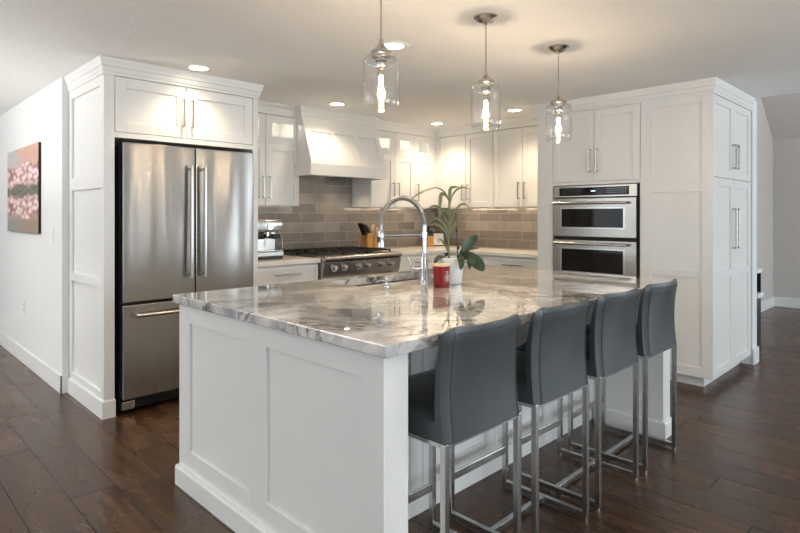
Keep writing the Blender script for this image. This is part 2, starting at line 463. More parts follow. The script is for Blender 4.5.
# a face plane: f='Y' -> faces -Y, u runs along X ; f='X' -> faces -X, u runs along Y ; n is distance OUT from the plane
class Face:
    def __init__(s, f, p): s.f = f; s.p = p
    def box(s, mb, u0, u1, z0, z1, n0, n1, bev=0.0):
        if s.f == 'Y': mb.box(u0, u1, s.p - n1, s.p - n0, z0, z1, bev)
        else: mb.box(s.p - n1, s.p - n0, u0, u1, z0, z1, bev)
    def pt(s, u, z, n): return (u, s.p - n, z) if s.f == 'Y' else (s.p - n, u, z)

def shaker(F, name, parent, u0, u1, z0, z1, mat='cab', fr=0.062, th=0.02, rec=0.011, gap=0.0016, rails=(), glassed=False):
    """shaker door or panel: four frame boards, optional mid rails, recessed panel"""
    u0 += gap; u1 -= gap; z0 += gap; z1 -= gap
    mb = MB(); bv = 0.0015
    F.box(mb, u0, u0 + fr, z0, z1, 0, th, bv); F.box(mb, u1 - fr, u1, z0, z1, 0, th, bv)
    F.box(mb, u0 + fr, u1 - fr, z0, z0 + fr, 0, th, bv); F.box(mb, u0 + fr, u1 - fr, z1 - fr, z1, 0, th, bv)
    for r in rails: F.box(mb, u0 + fr, u1 - fr, r - fr / 2, r + fr / 2, 0, th, bv)
    if not glassed: F.box(mb, u0 + fr - .002, u1 - fr + .002, z0 + fr - .002, z1 - fr + .002, 0, th - rec)
    d = mb.build(name, mat, parent)
    if glassed:
        g = MB(); F.box(g, u0 + fr - .002, u1 - fr + .002, z0 + fr - .002, z1 - fr + .002, 0.006, 0.010)
        g.build('glass_pane', 'pane', d)
    return d
def bar_handle(F, parent, u, z, length, vertical=True, n=0.02, r=0.006, stand=0.032, mat='nickel', name='handle'):
    mb = MB(); h = length / 2
    if vertical:
        F.box(mb, u - r, u + r, z - h, z + h, n + stand - r, n + stand + r, 0.002)
        for s in (-1, 1): F.box(mb, u - r, u + r, z + s * (h - r) - r, z + s * (h - r) + r, n, n + stand, 0.001)
    else:
        F.box(mb, u - h, u + h, z - r, z + r, n + stand - r, n + stand + r, 0.002)
        for s in (-1, 1): F.box(mb, u + s * (h - r) - r, u + s * (h - r) + r, z - r, z + r, n, n + stand, 0.001)
    return mb.build(name, mat, parent)
CROWN = [(0, 2.252), (0.007, 2.252), (0.008, 2.268), (0.013, 2.276), (0.014, 2.303), (0.021, 2.310), (0.023, 2.322), (0.031, 2.345), (0.034, 2.3599), (0, 2.3599)]

# ================================================================== SETTING
T = 0.12
struct('floor', MB().box(XW - T, 9.65 + T, YS - T, 9.3, -0.08, 0), 'floor')
struct('ceiling', MB().box(XW - T, 5.72, YS - T, 9.3, ZC, ZC + 0.1), 'ceiling')
# vaulted ceiling of the room beyond the tall cabinets
mb = MB()
prof = [(5.62, 4.33), (7.2, 4.33), (9.65, 2.42), (9.77, 2.42), (9.77, 2.52), (7.24, 4.45), (5.62, 4.45)]
mb.prism(prof, lambda x, z: Vector((x, YS - T, z)), lambda x, z: Vector((x, 2.1, z)))
struct('ceiling_vault', mb, 'greywall')
struct('wall_header', MB().box(5.60, 5.72, YS - T, 1.98, ZC + 0.1, 4.33), 'greywall')
struct('wall_far', MB().box(9.65, 9.77, YS - T, 2.1, 0, 2.42), 'greywall')
struct('wall_side_room', MB().box(5.88, 9.65, 1.985, 2.1, 0, 4.4), 'greywall')
struct('baseboard_far', MB().box(9.63, 9.65, YS, 1.965, 0, 0.14, 0.004), 'trim')
struct('baseboard_side_room', MB().box(5.90, 9.65, 1.965, 1.985, 0, 0.14, 0.004), 'trim')
struct('wall_pier', MB().box(5.735, 5.88, 1.335, 4.95, 0, ZC), 'wall')
struct('baseboard_pier', MB().box(5.722, 5.895, 1.318, 1.335, 0, 0.14, 0.004), 'trim')
struct('wall_right', MB().box(5.43, 5.55, 2.86, 4.95, 0, ZC), 'wall')
struct('wall_back', MB().box(1.2115, 5.55, 4.83, 4.95, 0, ZC), 'wall')
struct('wall_left', MB().box(1.165, 1.2115, 4.75, 9.3, 0, ZC), 'wall')
mb = MB(); mb.box(1.150, 1.165, 4.735, 9.2, 0, 0.135, 0.004); mb.box(1.150, 1.205, 4.735, 4.75, 0, 0.135, 0.004)
struct('baseboard_left', mb, 'trim')
struct('wall_hallway_end', MB().box(XW - T, 1.165, 9.2, 9.3, 0, ZC), 'wall')

def wall_with_windows(name, along, p0, p1, s0, s1, wins):
    """wall slab with window openings; along = axis the wall runs on"""
    mb = MB()
    def b(u0, u1, z0, z1):
        if along == 'Y': mb.box(p0, p1, u0, u1, z0, z1)
        else: mb.box(u0, u1, p0, p1, z0, z1)
    cur = s0; top = ZC if along == 'Y' else 4.4
    for c, w in wins:
        b(cur, c - w / 2, 0, top); b(c - w / 2, c + w / 2, 0, WZ0); b(c - w / 2, c + w / 2, WZ1, top); cur = c + w / 2
    b(cur, s1, 0, top)
    struct(name, mb, 'taupe')
wall_with_windows('wall_window_side', 'Y', XW - T, XW, YS, 9.2, WEST)
wall_with_windows('wall_rear', 'X', YS - T, YS, XW - T, 9.65, SOUTH)
k = 0
for (c, w) in WEST + SOUTH:
    k += 1; fm = MB(); pm = MB(); west = k <= 3
    def b(m_, u0, u1, z0, z1, d0, d1, bv=0.0):
        if west: m_.box(XW - T + d0, XW - T + d1, u0, u1, z0, z1, bv)
        else: m_.box(u0, u1, YS - T + d0, YS - T + d1, z0, z1, bv)
    a0, a1 = c - w / 2, c + w / 2
    b(fm, a0, a0 + .05, WZ0, WZ1, 0, .1); b(fm, a1 - .06, a1, WZ0, WZ1, 0, .1); b(fm, a0, a1, WZ0, WZ0 + .06, 0, .1); b(fm, a0, a1, WZ1 - .06, WZ1, 0, .1)
    for t in ((1 / 3, 2 / 3) if w > 1 else ()): b(fm, a0 + w * t - .03, a0 + w * t + .03, WZ0, WZ1, 0, .1)
    f = struct('window_%d' % k, fm, 'trim')  # the narrow pair is added only for bright streaks in the refrigerator
    b(pm, a0 + .05, a1 - .05, WZ0 + .05, WZ1 - .05, .02, .03)
    pm.build('window_pane', 'winpane', f)

# backsplash slabs
tb = tag(MB().box(2.345, 5.43, 4.818, 4.83, 0.945, 1.45).build('tile_backsplash', 'tile_b'), 'glossy grey subway tile backsplash on the wall behind the range', 'backsplash')
mb = MB(); mb.box(2.345, 5.43, 4.818, 4.829, 0.945, 1.416); mb.box(3.115, 4.028, 4.818, 4.829, 1.416, 1.74)
bpy.data.objects.remove(tb)
struct('trim_1', mb, 'tile_b'); struct('trim_2', MB().box(5.418, 5.43, 2.86, 4.818, 0.945, 1.416), 'tile_r')

# ================================================================== RECESSED LIGHTS
def downlight(x, y, label, power=50):
    t = thing('recessed_light', label, 'ceiling light', (x, y, ZC), 'round recessed ceiling lights')
    MB().lathe((x, y, ZC), [(0.062, -0.0005), (0.062, -0.004), (0.070, -0.008), (0.088, -0.006), (0.090, -0.0005)], 40, closed=True).build('trim_ring', 'plastic', t, smooth=True)
    MB().cyl((x, y, ZC - 0.004), (x, y, ZC - 0.0007), 0.0615, n=40).build('lens', 'led', t)
    l = bpy.data.lights.new('downlight_beam', 'SPOT'); l.energy = power; l.color = WARM; l.spot_size = math.radians(130); l.spot_blend = 0.8; l.shadow_soft_size = 0.06
    o = bpy.data.objects.new('downlight_beam', l); COL.objects.link(o); o.location = (0, 0, -0.012); o.parent = t
downlight(1.77, 3.78, 'round recessed ceiling light just in front of the refrigerator cabinet crown', 32)
downlight(3.25, 4.10, 'round recessed ceiling light above the range hood', 26)
downlight(2.38, 2.45, 'large bright round ceiling light behind the nearest glass pendant')
downlight(4.75, 4.19, 'small round ceiling light at the corner where the wall cabinets meet')
downlight(4.68, 3.12, 'round recessed ceiling light near the oven cabinet, between second and third pendants')

# ================================================================== REFRIGERATOR CABINET
FY = Face('Y', 3.962)
t = thing('refrigerator_cabinet', 'tall white cabinet surround around and above the stainless refrigerator', 'cabinet', (1.76, 3.962, 0))
mb = MB()
mb.box(1.23, 1.278, 3.962, 4.748, 0, 2.255, 0.0015)      # left gable core
# shaker frame on the outer left face
xo, xi = 1.212, 1.231
mb.box(xo, xi, 3.962, 4.03, 0, 2.255, 0.001); mb.box(xo, xi, 4.69, 4.748, 0, 2.255, 0.001)
for z0, z1 in ((0, 0.16), (.845, .905), (1.51, 1.60), (2.19, 2.255)): mb.box(xo, xi, 4.03, 4.69, z0, z1, 0.001)
mb.build('side_panel', 'cab', t)
MB().box(2.300, 2.345, 3.962, 4.81, 0, 2.255, 0.0015).build('side_panel', 'cab', t)
mb = MB(); mb.box(1.278, 2.300, 3.98, 4.81, 1.845, 2.255); mb.box(1.278, 2.300, 3.962, 3.98, 1.845, 1.878, 0.001)
mb.build('body', 'cab', t)
MB().box(1.279, 2.299, 4.75, 4.80, 0.0, 1.84).build('back_panel', 'dark_gap', t)  # near-black sheet closing the space behind the refrigerator
FD = Face('Y', 3.98)
for u0, u1, hu in ((1.280, 1.765, 1.735), (1.769, 2.298, 1.800)):
    d = shaker(FD, 'door', t, u0, u1, 1.882, 2.250, fr=0.07, th=0.018)
    bar_handle(FD, d, hu, 2.06, 0.205, n=0.018)
MB().sweep([(1.212, 4.748), (1.212, 3.962), (2.345, 3.962), (2.345, 4.50)], CROWN, 1).build('crown_molding', 'cab', t)
MB().sweep([(1.212, 4.733), (1.212, 3.962), (1.281, 3.962)], [(0, 0), (.014, 0), (.014, .108), (.010, .115), (0, .115)], 1).build('base_molding', 'cab', t)

# ================================================================== REFRIGERATOR
t = thing('refrigerator', 'stainless steel french door refrigerator with bottom freezer drawer', 'refrigerator', (1.8, 3.96, 0))
MB().box(1.315, 2.285, 3.985, 4.70, 0.02, 1.80).build('body', 'black', t)
FR = Face('Y', 3.985)
def steel_door(name, u0, u1, z0, z1):
    m = MB(); m.box(u0, u1, 3.925, 3.983, z0, z1, 0.006, 3); return m.build(name, 'steel', t)
dl = steel_door('door', 1.317, 1.812, 0.745, 1.815); dr = steel_door('door', 1.818, 2.285, 0.745, 1.815)
fz = steel_door('freezer_drawer', 1.317, 2.285, 0.10, 0.728)
def tube_handle(parent, a, b, off, r=0.013):
    m = MB(); a, b = Vector(a), Vector(b); d = (b - a).normalized(); o = Vector(off)
    m.cyl(a + o - d * .025, b + o + d * .025, r, n=20)
    for p in (a, b): m.cyl(p, p + o, r * 0.75, n=16); m.cyl(p, p + o * 0.18, r * 1.25, n=20)
    return m.build('handle', 'nickel', parent, smooth=True)
tube_handle(dl, (1.765, 3.925, 0.91), (1.765, 3.925, 1.66), (0, -0.055, 0))
tube_handle(dr, (1.865, 3.925, 0.91), (1.865, 3.925, 1.66), (0, -0.055, 0))
tube_handle(fz, (1.41, 3.925, 0.66), (2.19, 3.925, 0.66), (0, -0.055, 0))
mb = MB(); mb.box(1.40, 2.285, 3.97, 3.985, 0.025, 0.09)
for i in range(4): mb.box(1.40, 2.285, 3.964, 3.972, 0.032 + i * 0.014, 0.038 + i * 0.014)
mb.build('toe_grille', 'black', t)
MB().box(1.318, 1.40, 3.94, 3.985, 0.03, 0.085, 0.004).build('hinge_cover', 'satin', t)
for u in (1.36, 2.24):
    for v in (4.05, 4.6): MB().cyl((u, v, 0), (u, v, .03), .02).build('foot', 'black', t)

# ================================================================== WALL CABINETS
UY, UX, UB, UM, UT = 4.50, 5.08, 1.416, 1.992, 2.255
FU = Face('Y', UY + .02); FX = Face('X', UX + .02)
def carcass(mb, f, u0, u1, z0, z1, open_z=None):
    """box body; above open_z it is an open-fronted lit compartment"""
    d1 = 4.815 if f == 'Y' else 5.415; p = (UY if f == 'Y' else UX) + 0.0205
    def b(a0, a1, q0, q1, c0, c1):
        if f == 'Y': mb.box(a0, a1, q0, q1, c0, c1)
        else: mb.box(q0, q1, a0, a1, c0, c1)
    top = z1 if open_z is None else open_z
    b(u0, u1, p, d1, z0, top)
    if open_z is not None:
        b(u0, u0 + .018, p, d1, top, z1); b(u1 - .018, u1, p, d1, top, z1); b(u0 + .018, u1 - .018, p, d1, z1 - .018, z1); b(u0 + .018, u1 - .018, d1 - .012, d1, top, z1 - .018)
def puck(parent, x, y):
    MB().cyl((x, y, UT - .026), (x, y, UT - .0185), 0.03, n=20).build('puck_light', 'puck', parent)
    l = bpy.data.lights.new('puck_beam', 'POINT'); l.energy = .8; l.color = (1, .92, .8); l.shadow_soft_size = 0.03
    o = bpy.data.objects.new('puck_beam', l); COL.objects.link(o); o.parent = parent
    root = parent; o.location = Vector((x, y, UT - .045)) - Vector(root.location)

t = thing('wall_cabinet', 'white wall cabinet between refrigerator and hood, small glass doors on top', 'cabinet', (2.73, 4.66, UB), 'white wall cabinets')
mb = MB(); carcass(mb, 'Y', 2.37, 3.11, UB, UT, UM); mb.build('body', 'cab', t)
for u0, u1, hu in ((2.372, 2.742, 2.712), (2.744, 3.109, 2.777)):
    d = shaker(FU, 'door', t, u0, u1, UB, UM); bar_handle(FU, d, hu, 1.585, 0.20)
    shaker(FU, 'glass_door', t, u0, u1, UM, UT - .002, glassed=True, fr=0.064)
puck(t, 2.56, 4.62); puck(t, 2.93, 4.62)

t = thing('wall_cabinet', 'white wall cabinet right of the hood with a pair of long handles', 'cabinet', (4.37, 4.66, UB), 'white wall cabinets')
mb = MB(); carcass(mb, 'Y', 4.03, 4.705, UB, UT, UM); mb.build('body', 'cab', t)
for u0, u1, hu in ((4.032, 4.389, 4.352), (4.391, 4.705, 4.427)):
    d = shaker(FU, 'door', t, u0, u1, UB, UM); bar_handle(FU, d, hu, 1.59, 0.20)
    shaker(FU, 'glass_door', t, u0, u1, UM, UT - .002, glassed=True, fr=0.075)
puck(t, 4.21, 4.62); puck(t, 4.55, 4.62)
t = thing('wall_cabinet', 'narrow white wall cabinet in the corner with a single long handle', 'cabinet', (4.9, 4.66, UB), 'white wall cabinets')
mb = MB(); carcass(mb, 'Y', 4.7055, 5.10, UB, UT, UM); mb.box(5.01, 5.098, 4.503, 4.521, UB, UT); mb.build('body', 'cab', t)
d = shaker(FU, 'door', t, 4.706, 5.008, UB, UM); bar_handle(FU, d, 4.745, 1.59, 0.20)
shaker(FU, 'glass_door', t, 4.706, 5.008, UM, UT - .002, glassed=True, fr=0.07)
puck(t, 4.86, 4.62)
for lab, a, b_, c in (('white two door wall cabinet behind the plant, left of the two on that wall', 3.665, 4.048, 4.44), ('white two door wall cabinet next to the oven cabinet, plain full height doors', 2.87, 3.29, 3.663)):
    t = thing('wall_cabinet', lab, 'cabinet', (5.25, (a + c) / 2, UB), 'white wall cabinets')
    mb = MB(); carcass(mb, 'X', a, c if c < 4.4 else 4.50, UB, UT)
    if c > 4.4: mb.box(5.083, 5.101, 4.442, 4.50, UB, UT)
    mb.build('body', 'cab', t)
    for u0, u1, hu in ((a + .001, b_ - .001, b_ - .036), (b_ + .001, c - .001, b_ + .036)):
        d = shaker(FX, 'door', t, u0, u1, UB, UT - .002); bar_handle(FX, d, hu, 1.588, 0.18)
def under_fill(parent, f, u0, u1, power):  # added strips and beams that brighten the backsplash tiles
    d = (UY if f == 'Y' else UX) + .10; m = MB()
    if f == 'Y': m.box(u0 + .05, u1 - .05, d, d + .03, UB - .012, UB - .0005)
    else: m.box(d, d + .03, u0 + .05, u1 - .05, UB - .012, UB - .0005)
    m.build('under_cabinet_fill_strip', 'plastic', parent)
    l = bpy.data.lights.new('under_cabinet_fill', 'AREA'); l.shape = 'RECTANGLE'; l.energy = power; l.color = (1.0, .78, .55)
    l.size, l.size_y = ((u1 - u0 - .12), .025) if f == 'Y' else (.025, (u1 - u0 - .12))
    o = bpy.data.objects.new('under_cabinet_fill', l); COL.objects.link(o); o.parent = parent
    c = Vector(((u0 + u1) / 2, d + .015, UB - .0135)) if f == 'Y' else Vector((d + .015, (u0 + u1) / 2, UB - .0135))
    o.location = c - Vector(parent.location)
    o.rotation_euler = (math.radians(42), 0, 0) if f == 'Y' else (0, math.radians(-42), 0)
ucs = [o for o in COL.objects if o.name.startswith('wall_cabinet') and o.parent is None]
for o, (f, a, b_, pw) in zip(ucs, (('Y', 2.37, 3.11, .3), ('Y', 4.03, 4.7, .8), ('Y', 4.7, 5.08, .5), ('X', 3.665, 4.44, 1.6), ('X', 2.87, 3.663, 1.6))): under_fill(o, f, a, b_, pw)
# plain fascia + small crown joining wall cabinets to the ceiling
UC = [(0.0, UT + .001), (0.004, UT + .001), (0.004, 2.322), (0.012, 2.328), (0.03, 2.345), (0.034, 2.3599), (0, 2.3599)]
def thick(prof, d): return [(-d, prof[0][1])] + prof[:-1] + [(-d, prof[-1][1])]
struct('trim_3', MB().sweep([(2.40, UY), (3.075, UY)], thick(UC, .02), 1), 'cab')
struct('trim_4', MB().sweep([(4.06, UY), (UX, UY), (UX, 2.905)], thick(UC, .02), 1), 'cab')

# ================================================================== RANGE HOOD
t = thing('range_hood', 'large white wooden range hood with sloped paneled front and crown', 'range hood', (3.54, 4.5, 1.70))
x0, x1 = 3.075, 4.022
poly = [(4.262, 1.81), (4.42, 2.255), (4.499, 2.255), (4.499, 1.81)]
mb = MB(); mb.prism(poly, lambda y, z: Vector((x0, y, z)), lambda y, z: Vector((x1, y, z)))
mb.box(3.112, 4.026, 4.499, 4.81, 1.81, 2.255)
mb.build('canopy', 'cab', t)
# sloped shaker frame on the front
def slope_box(m, u0, u1, s0, s1, h):
    def P(u, s, n):
        y = 4.262 + (4.42 - 4.262) * s; z = 1.81 + 0.445 * s
        nn = Vector((0, -0.445, 0.158)).normalized() * n
        return Vector((u, y, z)) + nn
    vs = [m.bm.verts.new(P(u, s, n)) for u in (u0, u1) for s in (s0, s1) for n in (-0.002, h)]
    for f in ((0, 1, 3, 2), (4, 6, 7, 5), (0, 4, 5, 1), (2, 3, 7, 6), (0, 2, 6, 4), (1, 5, 7, 3)): m.bm.faces.new([vs[i] for i in f])
mb = MB(); w = (x1 - x0 - 4 * 0.06) / 3
for i in range(4): u = x0 + i * (w + .06); slope_box(mb, u, u + .06, 0, 1, .012)
for i in range(3):
    u = x0 + .06 + i * (w + .06); slope_box(mb, u, u + w, 0.70, 1, .012); slope_box(mb, u, u + w, 0, 0.10, .012)
mb.build('front_frame', 'cab', t)
mb = MB(); mb.box(3.055, 4.03, 4.24, 4.262, 1.70, 1.812, 0.002); mb.box(3.055, 3.077, 4.262, 4.497, 1.70, 1.812, 0.002); mb.box(4.008, 4.03, 4.262, 4.497, 1.70, 1.812, 0.002)
mb.build('band', 'cab', t)
MB().sweep([(x0, 4.495), (x0, 4.415), (x1, 4.415), (x1, 4.495)], CROWN, 1).build('crown_molding', 'cab', t)
mb = MB(); mb.box(3.114, 4.026, 4.50, 4.80, 1.742, 1.81); mb.box(3.08, 4.005, 4.265, 4.50, 1.742, 1.808); ln = mb.build('liner', 'satin', t)
MB().cyl((3.20, 4.36, 1.722), (3.42, 4.36, 1.722), 0.02, n=16).build('light_tube', 'porcelain', t, smooth=True)
for hx in (3.3, 3.78):
    MB().cyl((hx, 4.6, 1.736), (hx, 4.6, 1.742), 0.03, n=20).build('hood_lamp', 'puck', t)
    l = bpy.data.lights.new('hood_beam', 'SPOT'); l.energy = 5; l.color = WARM; l.spot_size = math.radians(120); l.spot_blend = .6; l.shadow_soft_size = .03
    o = bpy.data.objects.new('hood_beam', l); COL.objects.link(o); o.parent = t; o.location = Vector((hx, 4.6, 1.73)) - Vector(t.location)

# ================================================================== BASE CABINETS + WORKTOPS
CT = 0.945
def base_body(t, f, u0, u1, front, back, z1=0.905):
    mb = MB()
    if f == 'Y': mb.box(u0, u1, front + .021, back, 0.09, z1); mb.box(u0, u1, front + .08, back, 0, 0.09)
    else: mb.box(front + .021, back, u0, u1, 0.09, z1); mb.box(front + .08, back, u0, u1, 0, 0.09)
    return mb.build('body', 'cab', t)
t = thing('base_cabinet', 'white drawer base cabinet under the espresso machine, left of range', 'cabinet', (2.69, 4.4, 0))
base_body(t, 'Y', 2.348, 3.022, 4.075, 4.81)
FB = Face('Y', 4.095)
for z0, z1 in ((0.715, 0.895), (0.40, 0.71), (0.095, 0.395)):
    d = shaker(FB, 'drawer', t, 2.36, 3.018, z0, z1, fr=0.05 if z1 < .8 else .035); bar_handle(FB, d, 2.69, (z0 + z1) / 2 + .02, 0.26, False)
t = thing('base_cabinet', 'white base cabinet right of the range reaching into the corner', 'cabinet', (4.42, 4.4, 0))
base_body(t, 'Y', 3.998, 4.81, 4.105, 4.81)
FB2 = Face('Y', 4.125)
d = shaker(FB2, 'drawer', t, 4.0, 4.75, 0.74, 0.895, fr=.035); bar_handle(FB2, d, 4.4, .83, .2, False)
shaker(FB2, 'door', t, 4.0, 4.375, 0.095, 0.735); shaker(FB2, 'door', t, 4.375, 4.75, 0.095, 0.735)
t = thing('base_cabinet', 'white drawer base cabinet along the tiled wall beside the ovens', 'cabinet', (5.1, 3.45, 0))
base_body(t, 'X', 2.862, 4.10, 4.84, 5.41)
FB3 = Face('X', 4.86)
for u0, u1 in ((2.87, 3.62), (3.625, 4.08)):
    d = shaker(FB3, 'drawer', t, u0, u1, 0.74, 0.895, fr=.035); bar_handle(FB3, d, (u0 + u1) / 2, .82, .22, False)
    d = shaker(FB3, 'drawer', t, u0, u1, 0.42, 0.735, fr=.05); bar_handle(FB3, d, (u0 + u1) / 2, .64, .22, False)
    shaker(FB3, 'drawer', t, u0, u1, 0.095, 0.415, fr=.05)
tag(MB().box(2.347, 3.026, 4.05, 4.817, 0.907, CT, 0.003).build('worktop', 'quartz'), 'short cream quartz worktop under the espresso machine', 'worktop')
mb = MB(); mb.box(3.996, 5.417, 4.10, 4.817, 0.907, CT, 0.003); mb.box(4.81, 5.417, 2.862, 4.102, 0.907, CT, 0.003)
tag(mb.build('worktop', 'quartz'), 'long L shaped cream quartz worktop running behind the plant to the oven cabinet', 'worktop')

# ================================================================== RANGE
t = thing('gas_range', 'stainless steel pro style gas range with black grates and six knobs', 'range', (3.51, 4.4, 0))
rx0, rx1 = 3.032, 3.990
MB().box(rx0, rx1, 4.06, 4.80, 0.02, 0.93).build('body', 'ovensteel', t)
mb = MB()
mb.prism([(4.0, 0.905), (4.06, 0.93), (4.06, 0.78), (4.03, 0.775)], lambda y, z: Vector((rx0, y, z)), lambda y, z: Vector((rx1, y, z)), 0.003)
cp = mb.build('control_panel', 'ovensteel', t)
mb = MB(); mb.prism([(3.985 + .022 - .022 * math.cos(a), .938 + .022 * math.sin(a)) for a in [math.radians(v) for v in range(-90, 91, 15)]] + [(4.12, .96), (4.12, .916)], lambda y, z: Vector((rx0, y, z)), lambda y, z: Vector((rx1, y, z)))
mb.build('bullnose', 'ovensteel', t, smooth=True)
MB().box(rx0, rx1, 4.12, 4.80, 0.925, 0.953, 0.003).build('cooktop', 'cooktop', t)
for i, kx in enumerate((3.145, 3.262, 3.435, 3.552, 3.73, 3.855)):
    m = MB(); c = Vector((kx, 4.014, .852)); dn = Vector((0, -1, .12)).normalized()
    m.cyl(c, c + dn * .008, .034, n=28); m.cyl(c + dn * .008, c + dn * .034, .024, .021, n=24); m.box(kx - .004, kx + .004, c.y - .042, c.y - .03, .838, .872, .002)
    m.build('knob', 'nickel', t, smooth=True)
for gx in range(3):
    g0 = rx0 + .02 + gx * .307; g1 = g0 + .30; m = MB(); r = .006
    for u in (g0, g1): m.box(u - r, u + r, 4.135, 4.78, .972, .986)
    for v in (4.14, 4.30, 4.457, 4.615, 4.775): m.box(g0, g1, v - r, v + r, .972, .986)
    for u in (g0 + .1, g0 + .2): m.box(u - r * .8, u + r * .8, 4.14, 4.775, .974, .986)
    for u in (g0, g1):
        for v in (4.14, 4.457, 4.775): m.box(u - r, u + r, v - r, v + r, .953, .974)
    m.build('grate', 'iron', t)
    for v in (4.30, 4.62):
        MB().cyl(((g0 + g1) / 2, v, .953), ((g0 + g1) / 2, v, .968), .045, .038, n=24).build('burner', 'iron', t)
FRG = Face('Y', 4.06)
m = MB(); m.box(rx0 + .005, rx1 - .005, 4.025, 4.06, .20, .765, .004); od = m.build('oven_door', 'ovensteel', t)
MB().box(rx0 + .15, rx1 - .15, 4.021, 4.03, .36, .62, .002).build('oven_window', 'ovenglass', od)
tube_handle(od, (rx0 + .06, 4.025, .72), (rx1 - .06, 4.025, .72), (0, -.055, 0))
MB().box(rx0 + .005, rx1 - .005, 4.03, 4.06, .04, .19, .003).build('kick_panel', 'ovensteel', t)
for u in (rx0 + .05, rx1 - .05):
    for v in (4.12, 4.74): MB().cyl((u, v, 0), (u, v, .022), .018).build('foot', 'black', t)

# ================================================================== OVEN + PANTRY TALL CABINETS
FO = Face('X', 4.68)
t = thing('oven_cabinet', 'tall white cabinet housing the stainless double wall oven', 'cabinet', (5.0, 2.37, 0))
mb = MB(); mb.box(4.6805, 5.40, 2.69, 2.85, .085, 2.255); mb.box(4.6805, 5.40, 1.887, 1.90, .085, 2.255); mb.box(4.6805, 5.40, 1.90, 2.69, 1.612, 2.255)
mb.box(4.6805, 5.40, 1.90, 2.69, .085, .78); mb.box(5.38, 5.40, 1.90, 2.69, .78, 1.612); mb.box(4.75, 5.40, 1.887, 2.85, 0, .085)
mb.box(4.66, 4.6805, 2.69, 2.85, .085, 2.255, .001); mb.box(4.66, 4.6805, 1.887, 2.69, 1.597, 1.622, .0005)
mb.build('body', 'cab', t)
for u0, u1, hu in ((1.889, 2.288, 2.255), (2.29, 2.688, 2.322)):
    d = shaker(FO, 'door', t, u0, u1, 1.624, 2.252); bar_handle(FO, d, hu, 1.805, .20)
d = shaker(FO, 'drawer', t, 1.889, 2.688, .44, .775); bar_handle(FO, d, 2.29, .66, .3, False)
d = shaker(FO, 'drawer', t, 1.889, 2.688, .088, .436); bar_handle(FO, d, 2.29, .34, .3, False)
MB().sweep([(4.66, 2.902), (4.66, 1.8868)], CROWN, 1).build('crown_molding', 'cab', t)
MB().sweep([(5.0, 2.85), (4.66, 2.85)], CROWN, 1).build('crown_return', 'cab', t)

t = thing('wall_oven', 'stainless microwave and oven stack with dark glass windows', 'oven', (4.9, 2.29, .782))
MB().box(4.67, 5.2, 1.908, 2.676, .782, 1.590).build('body', 'black', t)
FV = Face('X', 4.67)
m = MB(); FV.box(m, 1.910, 2.675, 1.487, 1.590, 0, .022, .003); cp = m.build('control_panel', 'ovensteel', t)
m = MB(); FV.box(m, 1.975, 2.615, 1.502, 1.573, .022, .0235); g = m.build('display_glass', 'ovenglass', cp)
m = MB(); random.seed(3)
FV.box(m, 2.27, 2.31, 1.535, 1.545, .0235, .0242)
m.build('clock_digits', 'label', cp)
m = MB()
for u in [2.0 + .022 * i for i in range(8)] + [2.40 + .024 * i for i in range(8)]:
    for z in (1.52, 1.538, 1.556): FV.box(m, u, u + .008, z, z + .003, .0235, .024)
m.build('touch_keys', 'nickel', cp)
def oven_door(z0, z1, w0, w1, hz_):
    m = MB(); FV.box(m, 1.912, 2.673, z0, z1, 0, .035, .004); d = m.build('oven_door', 'ovensteel', t)
    m = MB(); FV.box(m, 2.02, 2.585, w0, w1, .034, .0375, .001); m.build('window_glass', 'ovenglass', d)
    m = MB(); FV.box(m, 2.003, 2.602, w0 - .014, w1 + .014, .034, .0362, .001); m.build('window_surround', 'satin', d)
    tube_handle(d, (4.636, 2.0, hz_), (4.636, 2.62, hz_), (-.045, 0, 0), .011)
oven_door(1.138, 1.478, 1.222, 1.385, 1.435)
oven_door(.79, 1.108, .83, 1.028, 1.078)
m = MB(); FV.box(m, 1.909, 1.9115, .785, 1.478, 0, .02); FV.box(m, 1.912, 2.673, 1.112, 1.134, 0, .01); m.build('vent_trim', 'dark_gap', t)

PY = 1.344
FP = Face('Y', PY + .02)
t = thing('pantry_cabinet', 'tall white pantry cabinet at the right end with four doors', 'cabinet', (5.19, 1.6, 0))
mb = MB(); mb.box(4.6805, 5.72, PY + .0205, 1.886, .085, 2.255); mb.box(4.735, 5.72, PY + .085, 1.886, 0, .085)
mb.box(4.66, 4.6805, PY, PY + .0205, .085, 2.255); mb.box(5.70, 5.72, PY, PY + .0205, .085, 2.255)
mb.build('body', 'cab', t)
m = MB(); bv = .001
FO.box(m, 1.364, 1.425, .085, 2.255, 0, .02, bv); FO.box(m, 1.80, 1.886, .085, 2.255, 0, .02, bv)
for z0, z1 in ((.085, .16), (.845, .905), (1.51, 1.60), (2.19, 2.255)): FO.box(m, 1.425, 1.80, z0, z1, 0, .02, bv)
FO.box(m, 1.42, 1.805, .1, 2.25, 0, .009)
m.build('end_panel', 'cab', t)
for z0, z1, hz_, hl in ((1.622, 2.252, 1.805, .20), (.088, 1.618, 1.22, .33)):
    for u0, u1, hu in ((4.682, 5.188, 5.150), (5.190, 5.698, 5.228)):
        d = shaker(FP, 'door', t, u0, u1, z0, z1, rails=(.86,) if z0 < 1 else ()); bar_handle(FP, d, hu, hz_, hl, r=.0065)
MB().sweep([(4.66, 1.8862), (4.66, PY), (5.72, PY)], CROWN, 1).build('crown_molding', 'cab', t)

